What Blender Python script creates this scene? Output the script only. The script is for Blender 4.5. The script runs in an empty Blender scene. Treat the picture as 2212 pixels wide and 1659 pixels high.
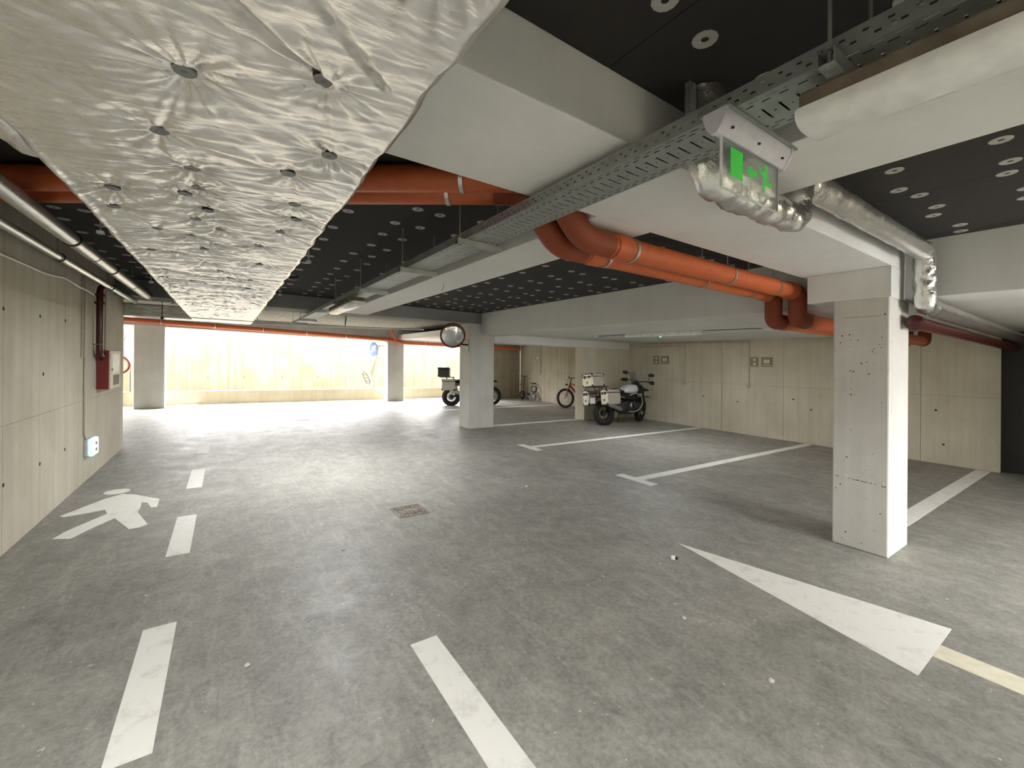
import bpy, bmesh, math, random
import numpy as np
from mathutils import Vector, Matrix
random.seed(7); np.random.seed(7)
SC = bpy.context.scene; COL = SC.collection
R = math.radians
FALL = 0.0208          # vertical shear of floor, soffits and services along X, fitted to a tilted horizon

# ------------------------------------------------------------------ camera, sky, light, exposure
cam = bpy.data.cameras.new('camera'); cam.sensor_width = 36.0; cam.lens = 36.0 * 911 / 2212
cam.shift_y = -(829.5 - 772.7) / 2212; cam.clip_start = 0.02
cam_o = bpy.data.objects.new('camera', cam); COL.objects.link(cam_o)
yaw, roll = R(34.1), R(0.4)
fw = Vector((math.sin(yaw), math.cos(yaw), 0)); rt = Vector((math.cos(yaw), -math.sin(yaw), 0)); up = Vector((0, 0, 1))
rc = rt * math.cos(roll) + up * math.sin(roll); uc = up * math.cos(roll) - rt * math.sin(roll)
cam_o.matrix_world = Matrix(((rc.x, uc.x, -fw.x, 0), (rc.y, uc.y, -fw.y, 0), (rc.z, uc.z, -fw.z, 1.62), (0, 0, 0, 1)))
SC.camera = cam_o

world = bpy.data.worlds.new('overcast_sky'); SC.world = world; world.use_nodes = True
bg = world.node_tree.nodes['Background']; bg.inputs[0].default_value = (0.985, 0.99, 1.0, 1); bg.inputs[1].default_value = 12.5

def area(name, loc, rot, sx, sy, power, col=(1, 1, 1), portal=False):
    l = bpy.data.lights.new(name, 'AREA'); l.shape = 'RECTANGLE'; l.size = sx; l.size_y = sy; l.energy = power; l.color = col
    if portal: l.cycles.is_portal = True
    o = bpy.data.objects.new(name, l); COL.objects.link(o); o.location = loc; o.rotation_euler = rot
    return o
area('open_side_portal', (0.0, 16.98, 1.45), (R(90), 0, R(180)), 18, 2.0, 1, portal=True)
# assumed area lamp behind the camera, added to light the near floor and column
area('entrance_daylight', (5.03, -7.2, 3.4), (R(66), 0, 0), 1.4, 2.3, 215, (1.0, 1.0, 1.0))
SC.view_settings.view_transform = 'Standard'; SC.view_settings.look = 'None'
SC.view_settings.gamma = 1.0; SC.view_settings.exposure = 1.5; SC.view_settings.use_curve_mapping = False
SC.cycles.max_bounces = 10; SC.cycles.diffuse_bounces = 7; SC.cycles.glossy_bounces = 4; SC.cycles.transparent_max_bounces = 8
SC.cycles.sample_clamp_indirect = 8.0; SC.cycles.caustics_reflective = False; SC.cycles.caustics_refractive = False

# ------------------------------------------------------------------ materials
def lin(c): c /= 255.0; return c / 12.92 if c <= .04045 else ((c + .055) / 1.055) ** 2.4
def rgb(r, g, b): return (lin(r), lin(g), lin(b), 1)
class NT:
    def __init__(s, name):
        s.m = bpy.data.materials.new(name); s.m.use_nodes = True; s.t = s.m.node_tree
        s.b = s.t.nodes['Principled BSDF']; s.x = None
    def n(s, typ, **kw):
        nd = s.t.nodes.new(typ)
        for k, v in kw.items(): setattr(nd, k, v)
        return nd
    def l(s, a, b): s.t.links.new(a, b)
    def co(s):
        if s.x is None: s.x = s.n('ShaderNodeTexCoord').outputs['Object']
        return s.x
    def mapping(s, scale, rot=(0, 0, 0)):
        m = s.n('ShaderNodeMapping'); m.inputs['Scale'].default_value = scale; m.inputs['Rotation'].default_value = rot
        s.l(s.co(), m.inputs['Vector']); return m.outputs[0]
    def noise(s, scale, detail=4, rough=.55, vec=None, dist=0.0):
        t = s.n('ShaderNodeTexNoise'); t.inputs['Scale'].default_value = scale; t.inputs['Detail'].default_value = detail
        t.inputs['Roughness'].default_value = rough; t.inputs['Distortion'].default_value = dist
        s.l(vec if vec is not None else s.co(), t.inputs['Vector']); return t.outputs['Fac']
    def ramp(s, fac, stops):
        r = s.n('ShaderNodeValToRGB'); e = r.color_ramp.elements
        while len(e) < len(stops): e.new(0.5)
        for el, (p, c) in zip(e, stops): el.position = p; el.color = c
        s.l(fac, r.inputs['Fac']); return r.outputs['Color']
    def mix(s, a, b, fac, mode='MIX'):
        m = s.n('ShaderNodeMix', data_type='RGBA', blend_type=mode)
        for i, v in ((0, fac), (6, a), (7, b)):
            if hasattr(v, 'is_linked') or hasattr(v, 'links'): s.l(v, m.inputs[i])
            else: m.inputs[i].default_value = v
        return m.outputs[2]
    def bump(s, h, strength=.3, dist=.01):
        b = s.n('ShaderNodeBump'); b.inputs['Strength'].default_value = strength; b.inputs['Distance'].default_value = dist
        s.l(h, b.inputs['Height']); s.l(b.outputs[0], s.b.inputs['Normal'])
    def set(s, **kw):
        for k, v in kw.items():
            i = s.b.inputs[k.replace('_', ' ')]
            if hasattr(v, 'links'): s.l(v, i)
            else: i.default_value = v
        return s.m
G = lambda v: (v, v, v, 1)
def simple(name, col, rough=.5, metal=0.0, **kw):
    t = NT(name); f = t.noise(14, 3); c = t.mix(col, tuple(x * .82 for x in col[:3]) + (1,), t.ramp(f, [(.35, G(0)), (.75, G(1))]))
    return t.set(Base_Color=c, Roughness=rough, Metallic=metal, **kw)
def concrete(name, light, dark, streak=.35, rough=.75, pits=True, sc=1.0):
    t = NT(name)
    big = t.ramp(t.noise(1.1 * sc, 5, .6), [(.3, G(0)), (.72, G(1))])
    c = t.mix(light, dark, big)
    st = t.ramp(t.noise(1, 5, .65, t.mapping((9, 9, .35))), [(.42, G(0)), (.72, G(1))])
    c = t.mix(c, tuple(x * .72 for x in dark[:3]) + (1,), t.mix(G(0), G(streak), st))
    fine = t.noise(55 * sc, 4, .7); c = t.mix(c, t.ramp(fine, [(.3, G(.35)), (.7, G(.62))]), .16, 'OVERLAY')
    if pits:
        pt = t.ramp(t.noise(38, 2, .5), [(.70, G(0)), (.76, G(1))]); c = t.mix(c, tuple(x * .4 for x in dark[:3]) + (1,), t.mix(G(0), G(.5), pt))
    t.bump(t.noise(70, 4, .7), .25, .004)
    return t.set(Base_Color=c, Roughness=rough)
M = {}
M['wall'] = concrete('board_marked_concrete', rgb(216, 210, 193), rgb(192, 185, 166), .4)
M['wall_far'] = concrete('sunlit_concrete', rgb(176, 169, 150), rgb(152, 143, 122), .7)  # warm concrete of the far walls, their own colour
M['column'] = concrete('column_concrete', rgb(216, 214, 208), rgb(194, 192, 185), .22)
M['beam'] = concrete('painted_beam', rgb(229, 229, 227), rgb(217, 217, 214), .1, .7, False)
M['beam_raw'] = concrete('raw_grey_concrete', rgb(140, 139, 135), rgb(124, 122, 118), .2)  # darker beam concrete: shade on the mirror beam put into its colour
M['kerb'] = concrete('pale_kerb_concrete', rgb(222, 211, 184), rgb(204, 190, 158), .3)
M['retaining'] = concrete('weathered_retaining_wall', rgb(156, 149, 132), rgb(126, 118, 100), .85)
M['asphalt'] = concrete('asphalt', rgb(96, 94, 90), rgb(78, 76, 73), .1, .9, False, 4)
M['joint'] = simple('joint_shadow', rgb(92, 86, 74), .9)  # one dark tone for the recessed joints and the slab behind the boards
M['darkwall'] = simple('dark_wall_paint', rgb(70, 68, 64), .8)  # shade of the unlit right-hand end put into the wall colour
M['hole'] = simple('tie_hole', rgb(45, 40, 34), .9)
def floor_mat():
    t = NT('power_floated_floor')
    a = t.ramp(t.noise(.55, 6, .62, dist=.4), [(.30, G(0)), (.70, G(1))])
    c = t.mix(rgb(160, 157, 149), rgb(132, 130, 124), a)
    b = t.ramp(t.noise(2.4, 7, .7, dist=.8), [(.40, G(0)), (.68, G(1))]); c = t.mix(c, rgb(113, 113, 107), t.mix(G(0), G(.55), b))
    sw = t.ramp(t.noise(1, 6, .72, t.mapping((8, 1.7, 1), (0, 0, R(-9))), dist=1.2), [(.52, G(0)), (.70, G(1))]); c = t.mix(c, rgb(205, 201, 192), t.mix(G(0), G(.26), sw))
    sd = t.ramp(t.noise(1, 6, .75, t.mapping((13, 1.3, 1), (0, 0, R(7))), dist=1.0), [(.56, G(0)), (.70, G(1))]); c = t.mix(c, rgb(92, 91, 86), t.mix(G(0), G(.3), sd))
    fine = t.ramp(t.noise(38, 8, .8), [(.38, G(.24)), (.66, G(.72))]); c = t.mix(c, fine, .5, 'OVERLAY')
    bl = t.ramp(t.noise(7, 6, .72, dist=.6), [(.45, G(0)), (.66, G(1))]); c = t.mix(c, rgb(186, 183, 172), t.mix(G(0), G(.28), bl))
    sp = t.ramp(t.noise(26, 3, .6), [(.70, G(0)), (.735, G(1))]); c = t.mix(c, rgb(222, 219, 210), t.mix(G(0), G(.7), sp))
    ro = t.ramp(t.noise(3.2, 5, .7), [(.3, G(.42)), (.75, G(.62))])
    t.bump(t.noise(38, 5, .7), .12, .003)
    return t.set(Base_Color=c, Roughness=ro, Specular_IOR_Level=.3)
M['floor'] = floor_mat()
def paint_mat():
    t = NT('road_paint'); n1 = t.ramp(t.noise(7, 6, .75), [(.52, G(0)), (.74, G(1))])
    c = t.mix(rgb(232, 230, 222), rgb(190, 187, 178), t.mix(G(0), G(.75), n1)); t.bump(t.noise(60, 3), .15, .002)
    return t.set(Base_Color=c, Roughness=.62)
M['paint'] = paint_mat()
M['board'] = simple('black_insulation_fleece', rgb(47, 44, 42), .95)
M['board2'] = simple('grey_insulation_board', rgb(150, 146, 136), .95)
M['disc'] = simple('fastener_disc', rgb(176, 175, 168), .6)
M['washer'] = simple('zinc_washer', rgb(118, 119, 118), .5, .2)
def foil_mat(name, base, rough, bs, sc=60):
    t = NT(name); n = t.noise(1, 5, .7, t.mapping((sc * .35, sc, sc * .6)), dist=1.5); n2 = t.noise(sc * 2.4, 4, .7)
    a = t.n('ShaderNodeMath', operation='MULTIPLY_ADD'); t.l(n2, a.inputs[0]); a.inputs[1].default_value = .3; t.l(n, a.inputs[2]); t.bump(a.outputs[0], bs, .006)
    c = t.mix(base, tuple(x * .88 for x in base[:3]) + (1,), t.ramp(t.noise(3, 4), [(.35, G(0)), (.7, G(1))]))
    return t.set(Base_Color=c, Metallic=.9, Roughness=rough)
M['foil'] = foil_mat('duct_foil', rgb(244, 241, 234), .22, .3)
M['foil2'] = foil_mat('pipe_foil', rgb(232, 231, 228), .13, .9, 22)
M['foil_tape'] = foil_mat('foil_tape', rgb(226, 224, 218), .24, .45, 60)
M['galv'] = simple('galvanised_steel', rgb(158, 162, 158), .48, .55)
M['steel'] = simple('bright_steel', rgb(200, 200, 196), .3, .9)
M['clad'] = simple('pipe_cladding', rgb(205, 203, 196), .28, .55)
M['black'] = simple('black_plastic', rgb(24, 24, 25), .5)
M['rubber'] = simple('tyre_rubber', rgb(26, 26, 26), .8)
M['dgrey'] = simple('dark_grey_metal', rgb(58, 58, 60), .45, .4)
M['orange'] = simple('orange_drain_pipe', rgb(192, 96, 50), .45)
M['orange_d'] = simple('orange_rubber_joint', rgb(136, 62, 32), .6)
M['redpipe'] = simple('dark_red_gloss_paint', rgb(72, 19, 17), .3)
M['redcab'] = simple('cabinet_red', rgb(122, 36, 37), .45)
M['cream'] = simple('pale_sticker', rgb(235, 226, 205), .6)
M['white'] = simple('white_plastic', rgb(232, 232, 230), .4)
M['lilac'] = simple('lilac_white_plastic', rgb(206, 204, 214), .4)
M['conduit'] = simple('conduit_grey', rgb(196, 190, 172), .5)
M['dust'] = concrete('dusty_housing', rgb(132, 122, 106), rgb(96, 86, 70), .3, .95, False, 8)
M['alu'] = simple('brushed_aluminium', rgb(196, 192, 180), .42, .6)
M['gold'] = simple('bronze_rim', rgb(170, 130, 80), .35, .7)
M['tankwhite'] = simple('silver_white_paint', rgb(205, 207, 212), .3)
M['bikered'] = simple('red_bike_paint', rgb(168, 52, 40), .35)
M['bikegrey'] = simple('grey_bike_paint', rgb(120, 122, 128), .4)
M['signblue'] = simple('sign_blue', rgb(70, 110, 185), .5)
M['seatblack'] = simple('black_vinyl', rgb(30, 30, 31), .7)
M['plate'] = simple('weathered_plate', rgb(150, 140, 118), .7)
M['iron'] = concrete('cast_iron', rgb(150, 138, 124), rgb(110, 100, 90), .2, .6, False, 6)
def emis(name, col, s, base=None):
    t = NT(name); return t.set(Base_Color=base or col, Emission_Color=col, Emission_Strength=s, Roughness=.4)
M['diffuser'] = simple('opal_diffuser', rgb(238, 239, 236), .22)
M['green'] = emis('exit_green', rgb(60, 205, 72), .10, rgb(60, 190, 70))
M['greenled'] = emis('green_indicator', rgb(60, 255, 120), 4)
M['emlight'] = emis('emergency_light_glow', rgb(205, 238, 232), .30)
def acrylic():
    t = NT('clear_acrylic'); return t.set(Base_Color=rgb(228, 238, 232), Roughness=.06, Transmission_Weight=.93, IOR=1.08, Alpha=.42)
M['acrylic'] = acrylic()
M['glass'] = NT('smoked_screen').set(Base_Color=rgb(150, 155, 158), Roughness=.1, Transmission_Weight=.6, IOR=1.1, Alpha=.5)
M['mirror'] = NT('convex_mirror').set(Base_Color=rgb(225, 226, 222), Metallic=1.0, Roughness=.06)

# ------------------------------------------------------------------ mesh helpers
LOC = {}
class MB:
    def __init__(s): s.v = []; s.f = []
    def add(s, vs, fs):
        o = len(s.v); s.v += [tuple(p) for p in vs]; s.f += [tuple(i + o for i in f) for f in fs]; return s
    def box(s, x0, x1, y0, y1, z0, z1):
        return s.add([(x0, y0, z0), (x1, y0, z0), (x1, y1, z0), (x0, y1, z0), (x0, y0, z1), (x1, y0, z1), (x1, y1, z1), (x0, y1, z1)],
                     [(0, 3, 2, 1), (4, 5, 6, 7), (0, 1, 5, 4), (1, 2, 6, 5), (2, 3, 7, 6), (3, 0, 4, 7)])
    def bbox(s, x0, x1, y0, y1, z0, z1, b):
        bm = bmesh.new(); t = MB().box(x0, x1, y0, y1, z0, z1); vv = [bm.verts.new(p) for p in t.v]
        for f in t.f: bm.faces.new([vv[i] for i in f])
        bmesh.ops.bevel(bm, geom=bm.edges[:], offset=b, segments=2, affect='EDGES', profile=.5)
        bm.verts.index_update(); s.add([tuple(v.co) for v in bm.verts], [tuple(v.index for v in f.verts) for f in bm.faces]); bm.free(); return s
    def frame(s, d):
        d = Vector(d).normalized(); a = Vector((0, 0, 1)) if abs(d.z) < .9 else Vector((1, 0, 0))
        u = a.cross(d).normalized(); return u, d.cross(u)
    def cyl(s, p0, p1, r0, r1=None, n=16, caps=True):
        r1 = r0 if r1 is None else r1; p0, p1 = Vector(p0), Vector(p1); u, w = s.frame(p1 - p0); vs = []
        for p, r in ((p0, r0), (p1, r1)):
            vs += [p + (u * math.cos(2 * math.pi * i / n) + w * math.sin(2 * math.pi * i / n)) * r for i in range(n)]
        fs = [(i, (i + 1) % n, n + (i + 1) % n, n + i) for i in range(n)]
        if caps: fs += [tuple(range(n - 1, -1, -1)), tuple(range(n, 2 * n))]
        return s.add(vs, fs)
    def tube(s, path, r, n=12, caps=True, closed=False, rad=None):
        P = [Vector(p) for p in path]; m = len(P); vs = []; u = None
        for i, p in enumerate(P):
            a = P[(i - 1) % m] if (i or closed) else P[0]; b = P[(i + 1) % m] if (i < m - 1 or closed) else P[-1]
            d = (b - a).normalized()
            if u is None: u, w = s.frame(d)
            else: u = (u - d * u.dot(d)).normalized(); w = d.cross(u)
            rr = rad[i] if rad else r
            vs += [p + (u * math.cos(2 * math.pi * k / n) + w * math.sin(2 * math.pi * k / n)) * rr for k in range(n)]
        fs = []
        for i in range(m if closed else m - 1):
            j = (i + 1) % m; fs += [(i * n + k, i * n + (k + 1) % n, j * n + (k + 1) % n, j * n + k) for k in range(n)]
        if caps and not closed: fs += [tuple(range(n - 1, -1, -1)), tuple((m - 1) * n + k for k in range(n))]
        return s.add(vs, fs)
    def revolve(s, prof, c, axis, n=24, close=False):
        c = Vector(c); ax = Vector(axis).normalized(); u, w = s.frame(ax); vs = []; m = len(prof)
        for k in range(n):
            a = 2 * math.pi * k / n; e = u * math.cos(a) + w * math.sin(a); vs += [c + ax * h + e * r for r, h in prof]
        fs = []
        for k in range(n):
            k2 = (k + 1) % n
            for i in range(m if close else m - 1):
                j = (i + 1) % m; fs.append((k * m + i, k2 * m + i, k2 * m + j, k * m + j))
        return s.add(vs, fs)
    def torus(s, c, axis, R_, r, n=28, k=10, sq=1.0):
        return s.revolve([(R_ + r * math.cos(2 * math.pi * i / k), sq * r * math.sin(2 * math.pi * i / k)) for i in range(k)], c, axis, n, True)
    def prism(s, poly, fn, t0, t1):
        n = len(poly); vs = [fn(a, b, t0) for a, b in poly] + [fn(a, b, t1) for a, b in poly]
        return s.add(vs, [tuple(range(n - 1, -1, -1)), tuple(range(n, 2 * n))] + [(i, (i + 1) % n, n + (i + 1) % n, n + i) for i in range(n)])
    def loft(s, secs, n=16):
        vs = []
        for (x, cy, cz, ry, rz, e) in secs:
            for k in range(n):
                a = 2 * math.pi * k / n; c_, s_ = math.cos(a), math.sin(a)
                vs.append((x, cy + ry * math.copysign(abs(c_) ** (2 / e), c_), cz + rz * math.copysign(abs(s_) ** (2 / e), s_)))
        m = len(secs); fs = [tuple(range(n - 1, -1, -1)), tuple((m - 1) * n + k for k in range(n))]
        for i in range(m - 1): fs += [(i * n + k, i * n + (k + 1) % n, (i + 1) * n + (k + 1) % n, (i + 1) * n + k) for k in range(n)]
        return s.add(vs, fs)
    def build(s, name, mat, parent=None, fall=True, smooth=False, ang=35):
        vs = s.v
        if fall: vs = [(x, y, z - FALL * x) for x, y, z in vs]
        if fall and parent is not None:
            L = LOC.get(parent.name, (0, 0, 0)); vs = [(x - L[0], y - L[1], z - L[2]) for x, y, z in vs]
        me = bpy.data.meshes.new(name); me.from_pydata(vs, [], s.f); me.validate()
        bm = bmesh.new(); bm.from_mesh(me); bmesh.ops.recalc_face_normals(bm, faces=bm.faces[:]); bm.to_mesh(me); bm.free()
        me.materials.append(M[mat] if isinstance(mat, str) else mat)
        if smooth:
            me.polygons.foreach_set('use_smooth', [True] * len(me.polygons)); me.set_sharp_from_angle(angle=R(ang))
        o = bpy.data.objects.new(name, me); COL.objects.link(o)
        if parent is not None:
            o.parent = parent
            if fall: LOC[o.name] = LOC.get(parent.name, (0, 0, 0))
        return o
def fillet(pts, rad, seg=6):
    P = [Vector(p) for p in pts]; out = [P[0]]
    for i in range(1, len(P) - 1):
        a = (P[i - 1] - P[i]); b = (P[i + 1] - P[i]); r = min(rad, a.length * .45, b.length * .45)
        A = P[i] + a.normalized() * r; B = P[i] + b.normalized() * r
        for k in range(seg + 1):
            t = k / seg; out.append(A * (1 - t) ** 2 + P[i] * 2 * t * (1 - t) + B * t * t)
    return out + [P[-1]]
def tag(o, label=None, cat=None, group=None, kind=None):
    if label: o['label'] = label
    if cat: o['category'] = cat
    if group: o['group'] = group
    if kind: o['kind'] = kind
    return o
def thing(name, label, cat, loc=(0, 0, 0), rz=0.0, group=None):
    o = bpy.data.objects.new(name, None); COL.objects.link(o); o.empty_display_size = .1
    o.location = (loc[0], loc[1], loc[2] - FALL * loc[0]); o.rotation_euler = (0, 0, rz); LOC[o.name] = tuple(o.location)
    return tag(o, label, cat, group)
def dup(root, loc, label=None, rz=None):
    def cp(o, par):
        c = o.copy(); COL.objects.link(c); c.parent = par
        for ch in o.children: cp(ch, c)
        return c
    r = cp(root, None); r.location = (loc[0], loc[1], loc[2] - FALL * loc[0])
    if rz is not None: r.rotation_euler = (0, 0, rz)
    if label: r['label'] = label
    return r
def struct(name, mb, mat, label, **kw):
    return tag(mb.build(name, mat, **kw), label, kind='structure')

# ------------------------------------------------------------------ the shell
floor = struct('floor', MB().box(-9, 14, -7, 17.05, -.25, 0), 'floor', 'grey power-floated concrete garage floor')
CEIL = 2.8
ceiling = struct('ceiling', MB().box(-9, 14, -3.3, 16.9, CEIL + .05, 3.2), 'joint', 'ceiling slab clad with black insulation boards')
def boards(x0, x1, y0, y1, mat, px=1.25, py=2.5, off=0.0):
    xs = [x0] + [x for x in np.arange(-10 + off, 15, px) if x0 + .08 < x < x1 - .08] + [x1]
    ys = [y0] + [y for y in np.arange(-10, 20, py) if y0 + .1 < y < y1 - .1] + [y1]
    for a, b in zip(xs, xs[1:]):
        for c, d in zip(ys, ys[1:]):
            MB().box(a + .002, b - .002, c + .002, d - .002, CEIL, CEIL + .05).build('insulation_board', mat, ceiling)
L1, L2 = (1.18, 1.88), (8.93, 9.6)
for ya, yb in ((-3.0, L1[0]), (L1[1], L2[0])):
    boards(-1.46, 1.9, ya, yb, 'board'); boards(2.42, 5.15, ya, yb, 'board')
boards(-9, 14, L2[1], 16.2, 'board2')
# fastener discs, each its own piece
dm = MB(); dm.revolve([(.012, .004), (.016, .0), (.043, .0), (.046, .004)], (0, 0, 0), (0, 0, 1), 12); dm.revolve([(.0005, .003), (.012, .004)], (0, 0, 0), (0, 0, 1), 12)
def disc_positions(x0, x1, y0, y1):
    out = []
    for base in np.arange(-3.0, 6.0, .6):
        for dx in (0.0, .21):
            x = base + dx
            for k, y in enumerate(np.arange(-1, 17, .455)):
                px = x + random.uniform(-.035, .035); py = y + random.uniform(-.05, .05) + (.02 if dx else 0)
                if x0 + .06 < px < x1 - .06 and y0 + .06 < py < y1 - .06: out.append((px, py))
    return out
discs = []
for a in ((-1.46, 1.9, 0, L1[0]), (2.42, 5.15, 0, L1[0]), (-1.46, 1.9, L1[1], L2[0]), (2.42, 5.15, L1[1], L2[0])): discs += disc_positions(*a)
def ahead(p): return p[0] * fw.x + p[1] * fw.y
discs = [p for p in discs if ahead(p) > .35 and abs(p[0] * rt.x + p[1] * rt.y) < 1.32 * ahead(p)]
discs = [p for p in discs if not (-.62 < p[0] < .42 and p[1] < 8.9)]
discs.sort(key=ahead)
d0 = None; rest = discs[290:]
for x, y in discs[:290]:
    if d0 is None: d0 = dm.build('fastener_disc', 'disc', ceiling, fall=False, smooth=True); o = d0
    else: o = d0.copy(); COL.objects.link(o)
    o.location = (x, y, CEIL - .003 - FALL * x); o.rotation_euler = (0, R(1.19), 0)
st = MB()
for x, y in rest + disc_positions(-1.4, 5.6, L2[1], 16.1): st.cyl((x, y, CEIL - .003), (x, y, CEIL), .045, n=10)
tag(st.build('fastener_disc_field', 'disc', ceiling), 'pale fastener discs scattered over the far ceiling', kind='stuff')

# beams
def beam(x0, x1, y0, y1, z0, z1, label, mat='beam'): return struct('beam', MB().bbox(x0, x1, y0, y1, z0, z1, .006), mat, label)
beam(-1.46, 5.15, L1[0], L1[1], 2.54, CEIL + .06, 'wide flat concrete beam crossing above the exit sign')
beam(1.9, 2.42, -3.0, L1[0], 2.54, CEIL + .06, 'concrete beam above the near strip light')
beam(1.9, 2.42, L1[1], L2[0], 2.54, CEIL + .06, 'long concrete beam running beside the perforated cable tray')
beam(5.15, 5.62, -3.0, L1[0], 2.29, CEIL + .06, 'concrete beam behind the vertical foil pipe')
beam(5.15, 5.62, L1[0], 8.95, 2.27, CEIL + .06, 'deep concrete beam between the two columns over the parking bays')
beam(4.75, 5.15, L1[0], L1[1] - .06, 2.27, 2.54, 'short concrete haunch on top of the near column')
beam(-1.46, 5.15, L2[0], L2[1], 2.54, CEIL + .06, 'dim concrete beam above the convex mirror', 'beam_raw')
beam(5.54, 10.9, 8.97, 9.42, 2.11, CEIL + .06, 'dark concrete beam above the parked adventure motorcycle')
t = MB(); prof = [(-9, 2.54), (-2.5, 2.455), (1.45, 2.39), (5.1, 2.34), (9, 2.31), (14, 2.30)]
vs = [(x, y, z) for x, z in prof for y in (16.25, 16.75)] + [(x, y, 3.4) for x, z in prof for y in (16.25, 16.75)]; n = len(prof)
fs = []
for i in range(n - 1):
    a = 2 * i; b = 2 * n + 2 * i; fs += [(a, a + 2, a + 3, a + 1), (a, b, b + 2, a + 2), (a + 1, a + 3, b + 3, b + 1), (b, b + 1, b + 3, b + 2)]
fs += [(0, 1, 2 * n + 1, 2 * n), (2 * n - 2, 4 * n - 2, 4 * n - 1, 2 * n - 1)]
struct('beam', t.add(vs, fs), 'column', 'edge beam over the bright open side with the orange pipe')
struct('facade_wall', MB().box(-24, 30, 16.35, 16.75, 3.4, 20), 'wall', 'outer wall of the building above the open side')  # out of view; height and width chosen to cut sky light on the retaining wall
struct('ceiling_bay', MB().box(5.62, 11.2, -3.0, 8.95, 2.325, 2.6), 'beam', 'low pale concrete soffit over the parking bays')
struct('ceiling_far_bay', MB().box(5.62, 14, 9.42, 16.25, 2.42, 2.6), 'beam', 'pale soffit over the far parking bays')

# columns
def column(x0, x1, y0, y1, z1, label):
    c = struct('column', MB().bbox(x0, x1, y0, y1, 0, z1, .012), 'column', label); return c
c1 = column(4.75, 5.30, 1.19, 1.60, 2.275, 'near square concrete column beside the big white arrow')
# pour line and honeycomb patches on the near column
pl = MB()
for i in range(26):
    y = random.uniform(1.22, 1.58); z = .62 + random.uniform(-.02, .02) + .05 * (y - 1.2); r = random.uniform(.005, .014)
    pl.revolve([(r, 0), (r * .7, r * .5), (.0005, r * .6)], (4.751, y, z), (-1, 0, 0), 8)
tag(pl.build('honeycomb_line', 'column', c1), kind='stuff')
m = MB()
for i in range(12):
    y = 1.21 + i * .031; m.box(4.7492, 4.7515, y, y + random.uniform(.012, .03), .615 + .05 * (y - 1.2) + random.uniform(-.004, .004), .619 + .05 * (y - 1.2) + random.uniform(0, .004))
m.build('pour_crack', 'hole', c1)
MB().box(4.7492, 4.7515, 1.24, 1.52, 2.108, 2.1105).build('pour_joint', 'hole', c1)
m = MB()
for i in range(34):
    y = random.uniform(1.21, 1.59); z = random.choice([random.uniform(.05, 2.2), random.uniform(1.5, 2.1)]); r = random.uniform(.002, .007)
    m.cyl((4.7496, y, z), (4.752, y, z), r, n=7)
for i in range(26):
    x = random.uniform(4.77, 5.29); z = random.uniform(.1, 2.2); r = random.uniform(.002, .005); m.cyl((x, 1.1896, z), (x, 1.192, z), r, n=7)
tag(m.build('air_holes', 'hole', c1), kind='stuff')
column(4.82, 5.52, 8.95, 9.45, 2.6, 'concrete column carrying the convex mirror')
column(-2.23, -1.53, 16.30, 16.80, 2.47, 'concrete column at the left of the bright open side')
column(5.19, 5.83, 16.28, 16.72, 2.345, 'concrete column with the blue round sign beside it')
column(-7.6, -7.0, 16.3, 16.75, 2.55, 'concrete column far left behind the side wall')

def panel_wall(name, label, face, axis, a0, a1, z0, z1, joints, zj, mat, thick=.3, sign=1, holes=()):
    """wall slab with formwork panels standing 8 mm proud of recessed joints; axis 'x' = plane X const"""
    P = .008; back = face - sign * P
    mb = MB(); lo, hi = sorted((back - sign * thick, back))
    if axis == 'x': mb.box(lo, hi, a0, a1, z0, z1)
    else: mb.box(a0, a1, lo, hi, z0, z1)
    w = struct(name, mb, 'joint', label)
    aa = [a0] + [j for j in joints if a0 < j < a1] + [a1]; zz = [z0] + list(zj) + [z1]; g = .003
    for p, q in zip(aa, aa[1:]):
        for u, v in zip(zz, zz[1:]):
            d = random.uniform(0, .002); lo, hi = sorted((back, face - sign * d))
            m = MB()
            if axis == 'x': m.box(lo, hi, p + g, q - g, u + (g * .5 if u > z0 else 0), v - g * .5)
            else: m.box(p + g, q - g, lo, hi, u + (g * .5 if u > z0 else 0), v - g * .5)
            m.build('panel', mat, w)
    for a, z in holes:
        m = MB(); c = (face + sign * .0006, a, z) if axis == 'x' else (a, face + sign * .0006, z)
        d = (sign, 0, 0) if axis == 'x' else (0, sign, 0)
        m.cyl(c, tuple(Vector(c) - Vector(d) * .004), .018, n=10).build('tie_hole', 'hole', w)
    return w
panel_wall('wall_left', 'board-marked grey concrete wall with vertical joints on the left', -1.46, 'x', -7, 9.70, 0, CEIL + .05,
           [-3.2, -1.7, -.2, .6, 1.4, 2.15, 2.9, 3.55, 4.25, 5.01, 5.80, 6.56, 7.32, 7.9, 8.75], [1.02], 'wall', sign=1,
           holes=[(5.01, 1.95), (5.8, 1.95), (6.56, 1.96), (5.03, .55), (5.82, .55), (6.57, .55), (5.9, 1.4)])
panel_wall('wall_right', 'stained concrete wall behind the parking bays', 10.55, 'x', 1.23, 8.98, 0, 2.34,
           [2.2, 3.5, 4.5, 5.95, 7.4], [1.22], 'wall', sign=-1, holes=[(4.3, .95), (3.95, .75), (5.55, .78), (6.45, .85), (8.1, .9), (2.0, .95), (1.9, .35)])
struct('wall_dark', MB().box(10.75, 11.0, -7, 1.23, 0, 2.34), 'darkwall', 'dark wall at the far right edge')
struct('wall_side', MB().box(9.2, 10.75, .05, .25, 0, 2.34), 'wall', 'concrete cross wall beyond the right edge')  # added out of view to keep the assumed rear lamp off the dark wall
struct('wall_stub', MB().box(8.62, 11.2, 8.97, 9.36, 0, 2.12), 'wall', 'short concrete cross wall behind the parked motorcycle')
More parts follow.
